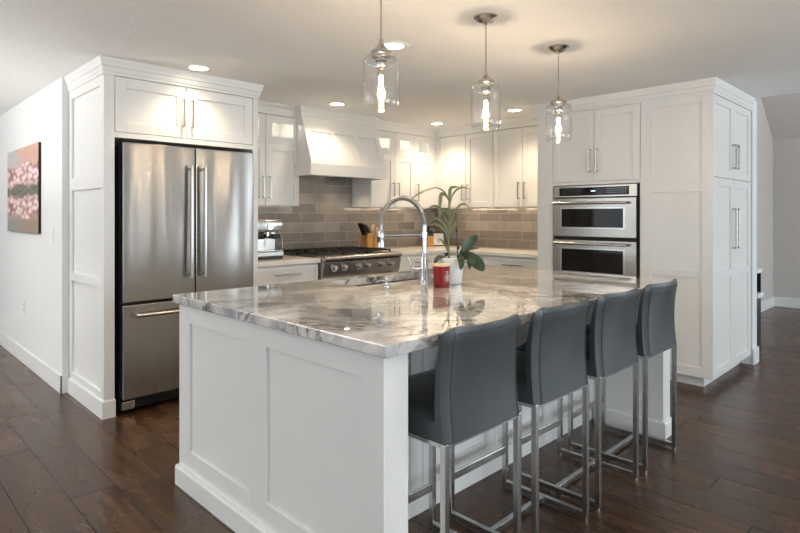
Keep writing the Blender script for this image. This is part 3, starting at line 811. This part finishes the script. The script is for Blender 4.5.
# dark cabinet seen past the pier
t = thing('side_cabinet', 'dark narrow cabinet with pale shelf and top, past the pantry', 'cabinet', (6.55, 1.70, 0))
MB().box(6.46, 6.64, 1.47, 1.93, 0, .50, .004).build('body', 'teal', t)
MB().box(6.45, 6.66, 1.45, 1.94, .50, .545, .004).build('shelf', 'plastic', t)
m = MB(); m.box(6.46, 6.48, 1.47, 1.93, .545, .745); m.box(6.48, 6.64, 1.91, 1.93, .545, .745); m.box(6.62, 6.64, 1.47, 1.91, .545, .745); m.build('hutch', 'teal', t)
MB().box(6.45, 6.65, 1.46, 1.94, .745, .785, .006).build('top', 'plastic', t)

# ================================================================== ISLAND
t = thing('kitchen_island', 'large white paneled kitchen island base', 'island', (2.4, 2.0, 0))
IX0, IX1, IY0, IY1 = 1.192, 3.585, 1.272, 2.76
mb = MB()
mb.box(IX0 + .012, IX0 + .108, IY0, IY1, 0, .894)
for a, b_ in ((IY0, 1.375), (1.955, 2.085), (2.645, IY1)): mb.box(IX0, IX0 + .012, a, b_, 0, .894, .001)
for a, b_ in ((1.375, 1.955), (2.085, 2.645)):
    mb.box(IX0, IX0 + .012, a, b_, .805, .894, .001); mb.box(IX0, IX0 + .012, a, b_, 0, .185, .001)
mb.build('end_panel', 'cab', t)
mb = MB(); mb.box(IX1 - .108, IX1, IY0, IY1, 0, .894, .001); mb.build('end_panel', 'cab', t)
MB().sweep([(IX0, IY1), (IX0, IY0), (IX0 + .108, IY0), (IX0 + .108, 1.70)], [(0, 0), (.022, 0), (.022, .085), (.016, .095), (0, .095)], 1).build('base_molding', 'cab', t)
mb = MB(); mb.sweep([(IX1 - .108, 1.70), (IX1 - .108, IY0), (IX1, IY0), (IX1, IY1)], [(0, 0), (.018, 0), (.018, .085), (.012, .095), (0, .095)], 1)
mb.build('base_molding', 'cab', t)
mb = MB(); mb.box(IX0 + .108, IX1 - .108, 1.731, 2.36, 0, .894)
mb.box(IX0 + .108, IX1 - .108, 2.36, 2.74, 0, .60); mb.box(IX0 + .108, 1.98, 2.36, 2.74, .6, .894); mb.box(2.84, IX1 - .108, 2.36, 2.74, .6, .894); mb.box(1.98, 2.84, 2.69, 2.74, .6, .894)
mb.build('body', 'cab', t)
FI = Face('Y', 1.731)
n = 4; w = (IX1 - IX0 - .216) / n
for i in range(n): shaker(FI, 'door', t, IX0 + .108 + i * w, IX0 + .108 + (i + 1) * w, .11, .892, fr=.075)
mb = MB(); mb.box(IX0 + .13, IX1 - .128, 1.714, 1.7305, 0, .105, .002); mb.build('toe_board', 'cab', t)

# countertop with sink cut-out (four slabs joined into one outline)
SX0, SX1, SY0, SY1 = 2.03, 2.80, 2.37, 2.665
def slab_with_hole(x0, x1, y0, y1, z0, z1, hx0, hx1, hy0, hy1):
    m = MB(); bm = m.bm
    def ring(z, a, b_, c, d): return [bm.verts.new(v) for v in ((a, c, z), (b_, c, z), (b_, d, z), (a, d, z))]
    ot, it, ob, ib = ring(z1, x0, x1, y0, y1), ring(z1, hx0, hx1, hy0, hy1), ring(z0, x0, x1, y0, y1), ring(z0, hx0, hx1, hy0, hy1)
    for i in range(4):
        j = (i + 1) % 4
        bm.faces.new([ot[i], ot[j], it[j], it[i]]); bm.faces.new([ob[j], ob[i], ib[i], ib[j]])
        bm.faces.new([ot[j], ot[i], ob[i], ob[j]]); bm.faces.new([it[i], it[j], ib[j], ib[i]])
    es = [e for e in bm.edges if all(v in ot or v in ob for v in e.verts)]
    bmesh.ops.bevel(bm, geom=es, offset=.004, segments=2, affect='EDGES', profile=.5)
    return m
tag(slab_with_hole(1.166, 3.60, 1.236, 2.78, .8945, .935, SX0, SX1, SY0, SY1).build('countertop', 'marble'), 'glossy grey veined marble countertop on the island', 'countertop')
m = MB(); sx0, sx1, sy0, sy1 = SX0 - .012, SX1 + .012, SY0 - .006, SY1 + .012
m.box(sx0, sx1, sy0, sy0 + .006, .66, .893); m.box(sx0, sx1, sy1 - .006, sy1, .66, .893); m.box(sx0, sx0 + .006, sy0, sy1, .66, .893); m.box(sx1 - .006, sx1, sy0, sy1, .66, .893); m.box(sx0, sx1, sy0, sy1, .655, .664)
t = thing('sink', 'undermount stainless sink set in the island countertop', 'sink', (2.41, 2.52, .655))
m.build('basin', 'satin', t); MB().cyl((2.41, 2.52, .664), (2.41, 2.52, .668), .045, n=24).build('drain', 'chrome', t)

# ================================================================== FAUCET
fx, fy, fz0 = 2.40, 2.215, .935
t = thing('kitchen_faucet', 'tall chrome spring neck faucet on the island', 'faucet', (fx, fy, fz0))
dv = Vector((-.075, .29, 0)); dist = dv.length; du = dv.normalized()
MB().lathe((fx, fy, fz0), [(0, 0), (.030, 0), (.030, .006), (.024, .012), (.0215, .02), (.0215, .15), (.017, .158), (.015, .18), (0, .18)], 28).build('base', 'chrome', t, smooth=True)
MB().cyl((fx, fy, fz0 + .17), (fx, fy, 1.27), .0125, n=20).build('riser', 'chrome', t, smooth=True)
R_ = dist / 2; arc = []
for i in range(0, 49):
    a = PI * i / 48; c = Vector((fx, fy, 1.27)) + du * R_
    arc.append(c - du * R_ * math.cos(a) + Vector((0, 0, (R_ + .012) * math.sin(a))))
arc.append(arc[-1] + Vector((0, 0, -.05)))
MB().tube(arc, .0115, 12).build('hose', 'hose', t, smooth=True)
# spring coil round the hose
m = MB(); pts = []
turns = 46; tot = len(arc) - 1
for i in range(turns * 9 + 1):
    s_ = i / (turns * 9) * (tot - 0.001); k0 = int(s_); f_ = s_ - k0
    p = arc[k0].lerp(arc[k0 + 1], f_); tg = (arc[k0 + 1] - arc[k0]).normalized(); side = Vector((-du.y, du.x, 0)); up = tg.cross(side).normalized()
    a = 2 * PI * i / 9; pts.append(p + (side * math.cos(a) + up * math.sin(a)) * .0145)
m.tube(pts, .0028, 5); m.build('spring', 'hose', t, smooth=True)
sp = Vector((fx, fy, 0)) + dv
MB().lathe((sp.x, sp.y, 0), [(0, 1.235), (.014, 1.235), (.016, 1.23), (.0165, 1.17), (.020, 1.15), (.0205, 1.135), (.012, 1.132), (0, 1.132)], 24).build('spray_head', 'chrome', t, smooth=True)
MB().box(sp.x - .026, sp.x - .014, sp.y - .008, sp.y + .008, 1.165, 1.20, .003).build('spray_button', 'black', t)
m = MB(); m.cyl((fx, fy, 1.215), (sp.x, sp.y, 1.205), .0055, n=12); m.cyl((sp.x, sp.y, 1.195), (sp.x, sp.y, 1.215), .022, n=24); m.cyl((fx, fy, 1.20), (fx, fy, 1.23), .0175, n=24); m.build('support_arm', 'chrome', t, smooth=True)
hv = Vector((-.62, .45, 0)).normalized(); c = Vector((fx, fy, 1.02))
m = MB(); m.cyl(c, c + hv * .062, .0165, n=20); m.ball(c + hv * .066, .0185)
m.cyl(c + hv * .07, c + hv * .095 + Vector((0, 0, .06)), .0045, .0035, n=10); m.build('lever_handle', 'chrome', t, smooth=True)

sx, sy = 2.145, 2.265
t = thing('soap_dispenser', 'small chrome soap dispenser beside the sink', 'soap dispenser', (sx, sy, .935))
MB().lathe((sx, sy, .935), [(0, 0), (.019, 0), (.019, .004), (.010, .010), (.0085, .03), (0, .03)], 24).build('base', 'chrome', t, smooth=True)
m = MB(); m.cyl((sx, sy, .965), (sx, sy, .985), .006, n=14); m.cyl((sx - .03, sy + .02, .966), (sx + .018, sy - .012, .966), .004, n=10); m.lathe((sx, sy, .955), [(0, 0), (.012, .0), (.014, .008), (.009, .016), (0, .018)], 20); m.build('pump', 'chrome', t, smooth=True)

# ================================================================== RED CANISTER
cx, cy = 2.347, 2.040
t = thing('candle_jar', 'small red jar with a wooden lid and white emblem', 'jar', (cx, cy, .935))
MB().lathe((cx, cy, .935), [(0, 0), (.040, 0), (.044, .003), (.0475, .112), (.0465, .114), (0, .114)], 36).build('jar', 'red', t, smooth=True)
MB().lathe((cx, cy, .935), [(0, .1142), (.047, .1142), (.048, .117), (.048, .124), (.046, .127), (0, .127)], 36).build('lid', 'cream', t, smooth=True)
# emblem on the right front of the jar: a ring with flowing strokes
def on_jar(da, z):
    a = math.atan2(-.60, .0) + da; r = .0444 + (z / .112) * .0035 + .0004
    return Vector((cx + r * math.cos(a), cy + r * math.sin(a), .935 + z))
m = MB()
m.tube([on_jar(-.10 + .30 * math.cos(q), .052 + .022 * math.sin(q)) for q in [2 * PI * i / 24 for i in range(25)]], .0011, 5)
for k_ in (-1, 0, 1): m.tube([on_jar(-.10 + .1 * k_ + .07 * math.sin(i * .9 + k_), .038 + .0028 * i) for i in range(11)], .0011, 5)
m.tube([on_jar(-.10 - .16 + .032 * i, .083 + .005 * math.sin(i)) for i in range(11)], .0012, 5)
m.build('emblem', 'whitemark', t)

# ================================================================== POTTED PLANT
px, py_ = 2.489, 2.082
t = thing('potted_orchid', 'potted plant with arching leaves in a white pot on the island', 'plant', (px, py_, .935))
MB().lathe((px, py_, .935), [(0, 0), (.050, 0), (.055, .004), (.058, .02), (.070, .140), (.072, .150), (.070, .152), (.066, .150), (.062, .128), (0, .128)], 40).build('pot', 'porcelain', t, smooth=True)
MB().cyl((px, py_, 1.0632), (px, py_, 1.072), .0615, n=30).build('soil', 'soil', t)
wd = .7046 * px + .7096 * py_; PXM = wd / 562; rv = Vector((.7096, -.7046, 0)); fv = Vector((.7046, .7096, 0))
def P(ix, iy, dep=0.0):
    """point at the plant's distance, offsets in metres authored from a scale of the plant"""
    k_ = 1 + dep / wd
    return Vector((px, py_, 0)) + rv * ((ix - 452.0) * PXM * k_) + fv * dep + Vector((0, 0, 1.33 - (iy - 215) * PXM * k_))
def cr(pts, n=8):
    out = []; Q = [pts[0]] + pts + [pts[-1]]
    for i in range(1, len(Q) - 2):
        for j in range(n):
            t_ = j / n; a, b_, c, d = Q[i - 1], Q[i], Q[i + 1], Q[i + 2]
            out.append(.5 * ((2 * b_) + (c - a) * t_ + (2 * a - 5 * b_ + 4 * c - d) * t_ ** 2 + (3 * b_ - a - 3 * c + d) * t_ ** 3))
    out.append(pts[-1]); return out
def leaf(name, pts, wmax, mat, wpos=.5, fold=.25, twist=0.0, th=.0016, face=None):
    C = cr([P(*p) for p in pts]); m = MB(); n_ = len(C); rows = []
    for i, c in enumerate(C):
        s_ = i / (n_ - 1)
        tg = (C[min(i + 1, n_ - 1)] - C[max(i - 1, 0)]).normalized()
        ref = face if face is not None else -fv
        side = tg.cross(ref); side = side.normalized() if side.length > 1e-3 else rv
        nr = side.cross(tg).normalized()
        if twist: side = (side * math.cos(twist) + nr * math.sin(twist)).normalized(); nr = side.cross(tg).normalized()
        e = math.log(.5) / math.log(wpos); w_ = wmax * (.82 if mat == 'leafpale' else 1) * max(.06, math.sin(PI * min(.999, max(.001, s_ ** e))) ** .75)
        row = []
        for k_ in (-1, -.55, 0, .55, 1):
            base = c + side * (k_ * w_) + nr * (fold * w_ * abs(k_))
            row.append(base)
        rows.append((row, nr))
    top = [[m.bm.verts.new(p + nr * th / 2) for p in row] for row, nr in rows]
    bot = [[m.bm.verts.new(p - nr * th / 2) for p in row] for row, nr in rows]
    for i in range(n_ - 1):
        for k_ in range(4):
            m.bm.faces.new([top[i][k_], top[i][k_ + 1], top[i + 1][k_ + 1], top[i + 1][k_]]); m.bm.faces.new([bot[i][k_ + 1], bot[i][k_], bot[i + 1][k_], bot[i + 1][k_ + 1]])
        m.bm.faces.new([top[i][0], top[i + 1][0], bot[i + 1][0], bot[i][0]]); m.bm.faces.new([top[i + 1][4], top[i][4], bot[i][4], bot[i + 1][4]])
    for i in (0, n_ - 1):
        for k_ in range(4): m.bm.faces.new([top[i][k_], bot[i][k_], bot[i][k_ + 1], top[i][k_ + 1]])
    return m.build(name, mat, t, smooth=True)
MB().tube(cr([P(449, 266), P(448.5, 240), P(449.5, 215), P(449, 200)]), [.006] * 17 + [.005] * 4 + [.004] * 4 if False else .0055, 10).build('stem', 'stem', t, smooth=True)
MB().tube(cr([P(458, 265, .02), P(457.5, 245, .02), P(457, 232, .02), P(456, 208, .02)]), .0028, 8).build('flower_spike', 'darkstem', t, smooth=True)
for b_ in ((457.5, 243), (457, 230.5), (458.5, 248)):
    MB().ball(P(b_[0], b_[1], .015), .0075, 12, (1, 1, 1.3)).build('bud', 'darkstem', t, smooth=True)
LP = 'leafpale'
leaf('strap_leaf', [(449, 203), (446, 194), (438, 188.5), (428, 190), (419, 194), (411, 199.5)], .0125, LP, .6, face=Vector((0, 0, 1)) - fv * .6)
leaf('strap_leaf', [(449, 202), (446, 196), (441.5, 194), (440, 202), (439, 216)], .013, LP, .6)
leaf('strap_leaf', [(449.5, 204), (449.5, 195), (450.5, 188.5), (454, 187), (459, 187)], .012, LP, .45)
leaf('strap_leaf', [(450, 206), (452, 196), (457, 189.5), (463, 187.5), (471, 189.5)], .007, LP, .5)
leaf('strap_leaf', [(450, 232), (453, 216), (459, 206), (465, 204.5), (472, 210.5)], .008, LP, .5)
leaf('strap_leaf', [(449, 238), (447, 228), (439, 219), (432, 219), (427, 223)], .011, LP, .5)
leaf('strap_leaf', [(449, 244), (446, 232), (440, 226), (434, 224), (429, 226)], .010, LP, .5)
leaf('strap_leaf', [(450, 236), (454, 226), (460, 219), (468, 214)], .009, LP, .5)
leaf('strap_leaf', [(449, 224), (444, 216), (438, 207), (431, 207), (427, 213)], .009, LP, .5)
leaf('strap_leaf', [(449, 255), (446, 247), (442, 241), (439, 238)], .008, LP, .5)
leaf('strap_leaf', [(450, 218), (446, 210), (441, 213), (440, 222)], .010, LP, .5)
leaf('orchid_leaf', [(457, 263, -.01), (463, 252, -.02), (470, 242, -.01), (478, 236, .02)], .028, 'leafdark', .6, .15)
leaf('orchid_leaf', [(456, 262, -.01), (467, 256, -.04), (476, 263, -.07), (482.5, 271, -.08)], .034, 'leafdark', .62, .12)
leaf('orchid_leaf', [(454, 262, 0), (462, 254, 0), (470, 249.5, -.02), (478, 248, -.04)], .016, 'leafdark', .6, .2, face=Vector((0, 0, 1)) - fv * .5)
leaf('orchid_leaf', [(456, 262, -.03), (458, 257, -.08), (459.5, 262, -.10), (459, 270, -.10)], .018, 'leafdark', .6, .15)
leaf('orchid_leaf', [(450, 262, 0), (444, 258, -.02), (438, 258, -.04), (433, 263.5, -.05)], .018, 'leafdark', .55, .2, face=Vector((0, 0, 1)) - fv * .8)
leaf('orchid_leaf', [(460, 262, .0), (467, 258, -.02), (469, 263, -.03), (469, 269, -.03)], .012, 'leafdark', .6, .15)

# ================================================================== THINGS ON THE WORKTOPS
# espresso machine
ex, ey = 2.66, 4.36
t = thing('espresso_machine', 'stainless espresso machine on the worktop beside the refrigerator', 'espresso machine', (ex, ey, CT))
a0, a1 = ex - .15, ex + .11
MB().box(a0, a1, ey - .12, ey + .18, CT + .02, CT + .07, .008).build('base', 'ovensteel', t)
MB().box(a0, a1, ey + .02, ey + .18, CT + .07, CT + .25, .008).build('body', 'ovensteel', t)
MB().box(a0, a1, ey - .10, ey + .18, CT + .235, CT + .345, .02, 4).build('head', 'ovensteel', t, smooth=True)
MB().box(a0 + .02, a1 - .02, ey - .13, ey - .11, CT + .0, CT + .03, .004).build('drip_tray', 'black', t)
m = MB(); m.cyl((ex - .02, ey - .102, CT + .285), (ex - .02, ey - .112, CT + .285), .025, n=24); m.build('pressure_gauge', 'chrome', t)
for i in range(4): MB().cyl((ex + .015 + i * .024, ey - .10, CT + .305), (ex + .015 + i * .024, ey - .107, CT + .305), .009, n=16).build('button', 'chrome', t)
m = MB(); m.cyl((ex - .01, ey - .04, CT + .19), (ex - .01, ey - .04, CT + .236), .034, n=24); m.build('group_head', 'chrome', t)
m = MB(); m.cyl((ex - .01, ey - .05, CT + .195), (ex - .03, ey - .19, CT + .19), .014, n=14); m.build('portafilter_handle', 'black', t, smooth=True)
m = MB(); m.box(a0 + .005, ex - .06, ey - .07, ey + .02, CT + .175, CT + .215, .004); m.box(ex + .035, a1 - .005, ey - .07, ey + .02, CT + .175, CT + .215, .004); m.build('grinder_cradle', 'black', t)
m = MB(); m.tube([(ex + .07, ey - .08, CT + .25), (ex + .085, ey - .12, CT + .2), (ex + .09, ey - .13, CT + .1)], .005); m.build('steam_wand', 'chrome', t, smooth=True)
for u in (a0 + .03, a1 - .03):
    for v in (ey - .09, ey + .15): MB().cyl((u, v, CT), (u, v, CT + .021), .014, n=14).build('foot', 'black', t)
MB().box(a0 + .01, a1 - .01, ey - .118, ey + .0, CT + .069, CT + .076, .002).build('tray_grid', 'chrome', t)

# knife block + utensils behind the range
kx, ky = 4.054, 4.60
t = thing('knife_block', 'wooden knife block full of black handled knives right of the range', 'knife block', (kx, ky, CT))
m = MB(); m.prism([(-.05, 0), (.06, 0), (.06, .16), (-.05, .19)], lambda a, z: Vector((kx - .03, ky + a, CT + z)), lambda a, z: Vector((kx + .045, ky + a, CT + z)), .003); m.build('block', 'orangewood', t)
random.seed(5)
for i in range(3):
    for j in range(3):
        b0 = Vector((kx - .018 + i * .024, ky - .03 + j * .03, CT + .16)); e = b0 + Vector((-.05 - .04 * random.random(), -.01, .09 + .05 * random.random()))
        m = MB(); m.tube([b0, b0.lerp(e, .5) + Vector((0, 0, .006)), e], [.012, .016, .013], 8); m.build('knife_handle', 'black', t, smooth=True)
ux, uy = 4.204, 4.63
t = thing('utensil_holder', 'pale wooden utensil crock with wooden spoons beside the knife block', 'utensil holder', (ux, uy, CT))
MB().lathe((ux, uy, CT), [(0, 0), (.042, 0), (.044, .004), (.044, .15), (.038, .15), (.038, .01), (0, .01)], 28).build('crock', 'orangewood', t, smooth=True)
for i, (dx, dy, h_) in enumerate(((-.02, .01, .27), (.02, -.01, .25), (0, .02, .29))):
    m = MB(); m.tube([(ux + dx * .4, uy + dy * .4, CT + .012), (ux + dx, uy + dy, CT + h_ - .05)], .005, 8); m.ball((ux + dx * 1.2, uy + dy * 1.2, CT + h_ - .03), .02, 14, (1, .35, 1.5)); m.build('wooden_spoon', 'palewood', t, smooth=True)
# second small block with dark knobs behind the faucet
bx, by = 5.05, 4.60
t = thing('utensil_holder', 'small honey wood holder with black tipped tools in the far corner', 'utensil holder', (bx, by, CT))
m = MB(); m.box(bx - .05, bx + .05, by - .05, by + .05, CT, CT + .13, .006); m.build('holder', 'orangewood', t)
for dx, dy, h_ in ((-.02, 0, .20), (.02, .01, .235), (.03, -.02, .18)):
    m = MB(); m.cyl((bx + dx, by + dy, CT + .128), (bx + dx, by + dy, CT + h_ - .02), .006, n=10); m.ball((bx + dx, by + dy, CT + h_), .022, 14); m.build('tool', 'black', t, smooth=True)
# leaning small picture
qx, qy = 5.26, 4.62
t = thing('framed_picture', 'small framed print leaning in the worktop corner behind the plant', 'picture', (qx, qy, CT))
def leanbox(m, u0, u1, z0, z1, n0, n1):
    d = Vector((.7071, -.7071, 0)); nn = Vector((-.7071, -.7071, 0))
    vs = []
    for u in (u0, u1):
        for z in (z0, z1):
            for n_ in (n0, n1): vs.append(m.bm.verts.new(Vector((qx, qy, CT)) + d * u + nn * (n_ - z * .18 + .03) + Vector((0, 0, z))))
    for f in ((0, 1, 3, 2), (4, 6, 7, 5), (0, 4, 5, 1), (2, 3, 7, 6), (0, 2, 6, 4), (1, 5, 7, 3)): m.bm.faces.new([vs[i] for i in f])
m = MB()
for a in ((-.075, .075, .002, .014), (-.075, .075, .158, .17)): leanbox(m, *a, 0, .014)
for a in ((-.075, -.063, .002, .17), (.063, .075, .002, .17)): leanbox(m, *a, 0, .014)
m.build('frame', 'darkstem', t)
m = MB(); leanbox(m, -.064, .064, .013, .159, 0, .006); m.build('print', 'whitemark', t)
m = MB(); leanbox(m, -.018, .018, .05, .10, .006, .0065); leanbox(m, -.008, .008, .10, .125, .006, .0065); leanbox(m, -.03, .03, .078, .086, .006, .0065); leanbox(m, -.014, -.006, .03, .05, .006, .0065); leanbox(m, .006, .014, .03, .05, .006, .0065); m.build('drawing', 'nickel', t)

# ================================================================== LEFT WALL: PAINTING, SWITCH, OUTLET
M['art'] = art_mat(5.365, 6.57, 1.174, 1.932)
WX = 1.165
t = thing('canvas_print', 'unframed canvas print of pink blossoms over dark water on the left wall', 'picture', (WX, 6.0, 1.174))
MB().box(WX - .022, WX - .02, 5.365, 6.57, 1.174, 1.932).build('print', 'art', t)
MB().box(WX - .02, WX - .0005, 5.367, 6.568, 1.176, 1.930).build('stretcher', 'dark_gap', t)
t = thing('light_switch', 'white light switch plate beside the canvas print', 'light switch', (WX, 5.0, 1.17))
MB().box(WX - .006, WX - .0005, 4.965, 5.04, 1.11, 1.225, .002).build('plate', 'plastic', t)
MB().box(WX - .010, WX - .0055, 4.987, 5.018, 1.135, 1.20, .001).build('rocker', 'plastic', t)
t = thing('wall_outlet', 'white electrical outlet low on the left wall', 'outlet', (WX, 6.0, .5))
MB().box(WX - .006, WX - .0005, 5.94, 6.015, .44, .555, .002).build('plate', 'plastic', t)
m = MB()
for z in (.475, .52): m.box(WX - .0075, WX - .0055, 5.963, 5.992, z - .014, z + .014, .001)
m.build('sockets', 'porcelain', t)

# ================================================================== PENDANT LIGHTS
PYY = 1.76
def make_pendant(x, label):
    t = thing('pendant_light', label, 'pendant light', (x, PYY, ZC), 'glass pendants over the island')
    MB().lathe((x, PYY, ZC), [(0, -.0005), (.063, -.0005), (.064, -.006), (.056, -.012), (.046, -.022), (.03, -.03), (.012, -.034), (.008, -.042), (0, -.042)], 36).build('canopy', 'nickel', t, smooth=True)
    MB().cyl((x, PYY, 2.075), (x, PYY, 2.32), .0038, n=10).build('cord', 'nickel', t)
    MB().lathe((x, PYY, 0), [(0, 2.085), (.008, 2.08), (.010, 2.066), (.016, 2.055), (.026, 2.045), (.032, 2.035), (.044, 2.028), (.046, 2.014), (.040, 2.010), (.040, 2.004), (0, 2.004)], 36).build('cap', 'nickel', t, smooth=True)
    MB().lathe((x, PYY, 0), [(0, 2.004), (.024, 2.004), (.026, 1.985), (.022, 1.980), (.022, 1.962), (.018, 1.955), (0, 1.955)], 28).build('socket', 'chrome', t, smooth=True)
    r = .078
    prof = [(.042, 2.012), (.056, 2.010), (.068, 2.004), (.075, 1.994), (r, 1.978), (r, 1.815), (r - .002, 1.792), (r - .008, 1.782), (r - .010, 1.783), (r - .005, 1.794), (r - .0028, 1.815), (r - .0028, 1.977), (.0725, 1.992), (.066, 2.0015), (.055, 2.0073), (.042, 2.009)]
    MB().lathe((x, PYY, 0), prof, 48, closed=True).build('glass_shade', 'glass', t, smooth=True)
    b_ = MB().lathe((x, PYY, 0), [(0, 1.956), (.013, 1.955), (.014, 1.935), (.019, 1.915), (.0205, 1.895), (.0205, 1.835), (.017, 1.822), (.008, 1.814), (0, 1.812)], 28).build('bulb', 'glass', t, smooth=True)
    m = MB()
    for k_ in range(4):
        a = PI / 2 * k_ + .4; m.cyl((x + .009 * math.cos(a), PYY + .009 * math.sin(a), 1.838), (x + .006 * math.cos(a), PYY + .006 * math.sin(a), 1.925), .0026, n=6)
    m.build('filament', 'filament', b_)
    l = bpy.data.lights.new('bulb_glow', 'POINT'); l.energy = 8; l.color = (1.0, .77, .54); l.shadow_soft_size = .018
    o = bpy.data.objects.new('bulb_glow', l); COL.objects.link(o); o.parent = t; o.location = (0, 0, 1.88 - ZC)
    return t
p0 = make_pendant(1.634, 'clear glass cylinder pendant nearest the camera, first over the island')
copy_tree(p0, (2.377, PYY, ZC), 'clear glass cylinder pendant hanging in the middle of the three')
copy_tree(p0, (3.117, PYY, ZC), 'clear glass cylinder pendant in front of the oven cabinet doors')
for o in list(COL.objects):
    if o.name.startswith('bulb_glow') and o.parent is None: COL.objects.unlink(o)

# ================================================================== BAR STOOLS
def make_stool(x, label):
    y0, y1, hw, q = 1.17, 1.59, .205, .011       # rear (camera side) and front leg lines
    t = thing('bar_stool', label, 'bar stool', (x, 1.38, 0), 'leather bar stools along the island')
    for sx_ in (-1, 1):
        cxx = x + sx_ * hw
        for yy, zt in ((y0, .60), (y1, .60)):
            MB().box(cxx - q, cxx + q, yy - q, yy + q, .012, zt, .0015).build('leg', 'satin', t)
        MB().box(cxx - q, cxx + q, y0 + q, y1 - q, .012, .034, .0015).build('sled_bar', 'satin', t)
        for yy in (y0, y1): MB().cyl((cxx, yy, 0), (cxx, yy, .012), .010, n=14).build('foot_glide', 'satin', t)
    MB().box(x - hw + q, x + hw - q, 1.37, 1.392, .012, .034, .0015).build('floor_stretcher', 'satin', t)
    MB().box(x - hw + q, x + hw - q, y1 - .006, y1 + .006, .165, .20, .0015).build('footrest', 'satin', t)
    m = MB(); m.box(x - hw + q, x + hw - q, y0 - q, y0 + q, .586, .60, .001); m.box(x - hw + q, x + hw - q, y1 - q, y1 + q, .586, .60, .001)
    for sx_ in (-1, 1): m.box(x + sx_ * hw - q, x + sx_ * hw + q, y0 + q, y1 - q, .586, .60, .001)
    m.build('seat_frame', 'satin', t)
    # seat cushion: softly crowned block
    m = MB(); nu, nv = 12, 12
    def seat(u, v, top):
        e = min(1, (1 - abs(u)) * 7) ; g = min(1, (1 - abs(v)) * 7)
        rnd = 1 - (1 - math.sqrt(max(0, 1 - (1 - e) ** 2))) ; rnv = math.sqrt(max(0, 1 - (1 - g) ** 2))
        z = .602 + (.083 * (.72 + .28 * min(rnd, rnv)) + .008 * (1 - u * u) * (1 - v * v) if top else 0)
        return Vector((x + u * .214, 1.402 + v * .20, z))
    gt = [[m.bm.verts.new(seat(-1 + 2 * i / nu, -1 + 2 * j / nv, True)) for j in range(nv + 1)] for i in range(nu + 1)]
    gb = [[m.bm.verts.new(seat(-1 + 2 * i / nu, -1 + 2 * j / nv, False)) for j in range(nv + 1)] for i in range(nu + 1)]
    for i in range(nu):
        for j in range(nv):
            m.bm.faces.new([gt[i][j], gt[i + 1][j], gt[i + 1][j + 1], gt[i][j + 1]]); m.bm.faces.new([gb[i + 1][j], gb[i][j], gb[i][j + 1], gb[i + 1][j + 1]])
        for j, s_ in ((0, 1), (nv, -1)): m.bm.faces.new([gt[i][j], gb[i][j], gb[i + 1][j], gt[i + 1][j]])
    for j in range(nv):
        for i in (0, nu): m.bm.faces.new([gt[i][j], gt[i][j + 1], gb[i][j + 1], gb[i][j]])
    m.build('seat', 'leather', t, smooth=True)
    # backrest: curved slab, flared at the top, bowed outward
    def back(u, v, n_):
        z = .5985 + .3715 * v
        edge = max(abs(u) - .86, 0) / .14; te = max(v - .94, 0) / .06
        th = .066 * (1 - .45 * v) * math.sqrt(max(.02, 1 - .8 * edge ** 2)) * math.sqrt(max(.02, 1 - .85 * te ** 2))
        lean = -.05 * v ** 2.5 + .035 * v
        bow = -.050 * (1 - u * u) * (.12 + .88 * v ** 1.5)
        hw_ = .214 - .004 * v
        zz = z - .016 * (max(0, abs(u) - .8) / .2) ** 2 * v ** 6
        return Vector((x + u * hw_, 1.186 + lean + bow + n_ * th, zz))
    m = MB(); nu, nv = 20, 16
    F_ = [[m.bm.verts.new(back(-1 + 2 * i / nu, j / nv, -.5)) for j in range(nv + 1)] for i in range(nu + 1)]
    B_ = [[m.bm.verts.new(back(-1 + 2 * i / nu, j / nv, .5)) for j in range(nv + 1)] for i in range(nu + 1)]
    for i in range(nu):
        for j in range(nv):
            m.bm.faces.new([F_[i][j], F_[i + 1][j], F_[i + 1][j + 1], F_[i][j + 1]]); m.bm.faces.new([B_[i + 1][j], B_[i][j], B_[i][j + 1], B_[i + 1][j + 1]])
        for j in (0, nv): m.bm.faces.new([F_[i][j], B_[i][j], B_[i + 1][j], F_[i + 1][j]])
    for j in range(nv):
        for i in (0, nu): m.bm.faces.new([F_[i][j], F_[i][j + 1], B_[i][j + 1], B_[i][j]])
    bk = m.build('backrest', 'leather', t, smooth=True)
    m = MB()
    for s_ in (-1, 1): m.tube([back(s_ * .86, j / 12, -.5) + Vector((0, -.0005, 0)) for j in range(13)], .0022, 6)
    m.tube([back(-.86 + 1.72 * i / 16, .945, -.5) for i in range(17)], .0022, 6)
    m.build('seam', 'leather', bk, smooth=True)
    return t
s0 = make_stool(1.568, 'charcoal leather bar stool nearest the camera, at the island corner')
for x, lab in ((2.10, 'charcoal leather bar stool, second from the camera along the island'), (2.628, 'charcoal leather bar stool, third from the camera, before the last one'), (3.155, 'charcoal leather bar stool farthest from the camera, near the pantry cabinet')):
    copy_tree(s0, (x, 1.38, 0), lab)
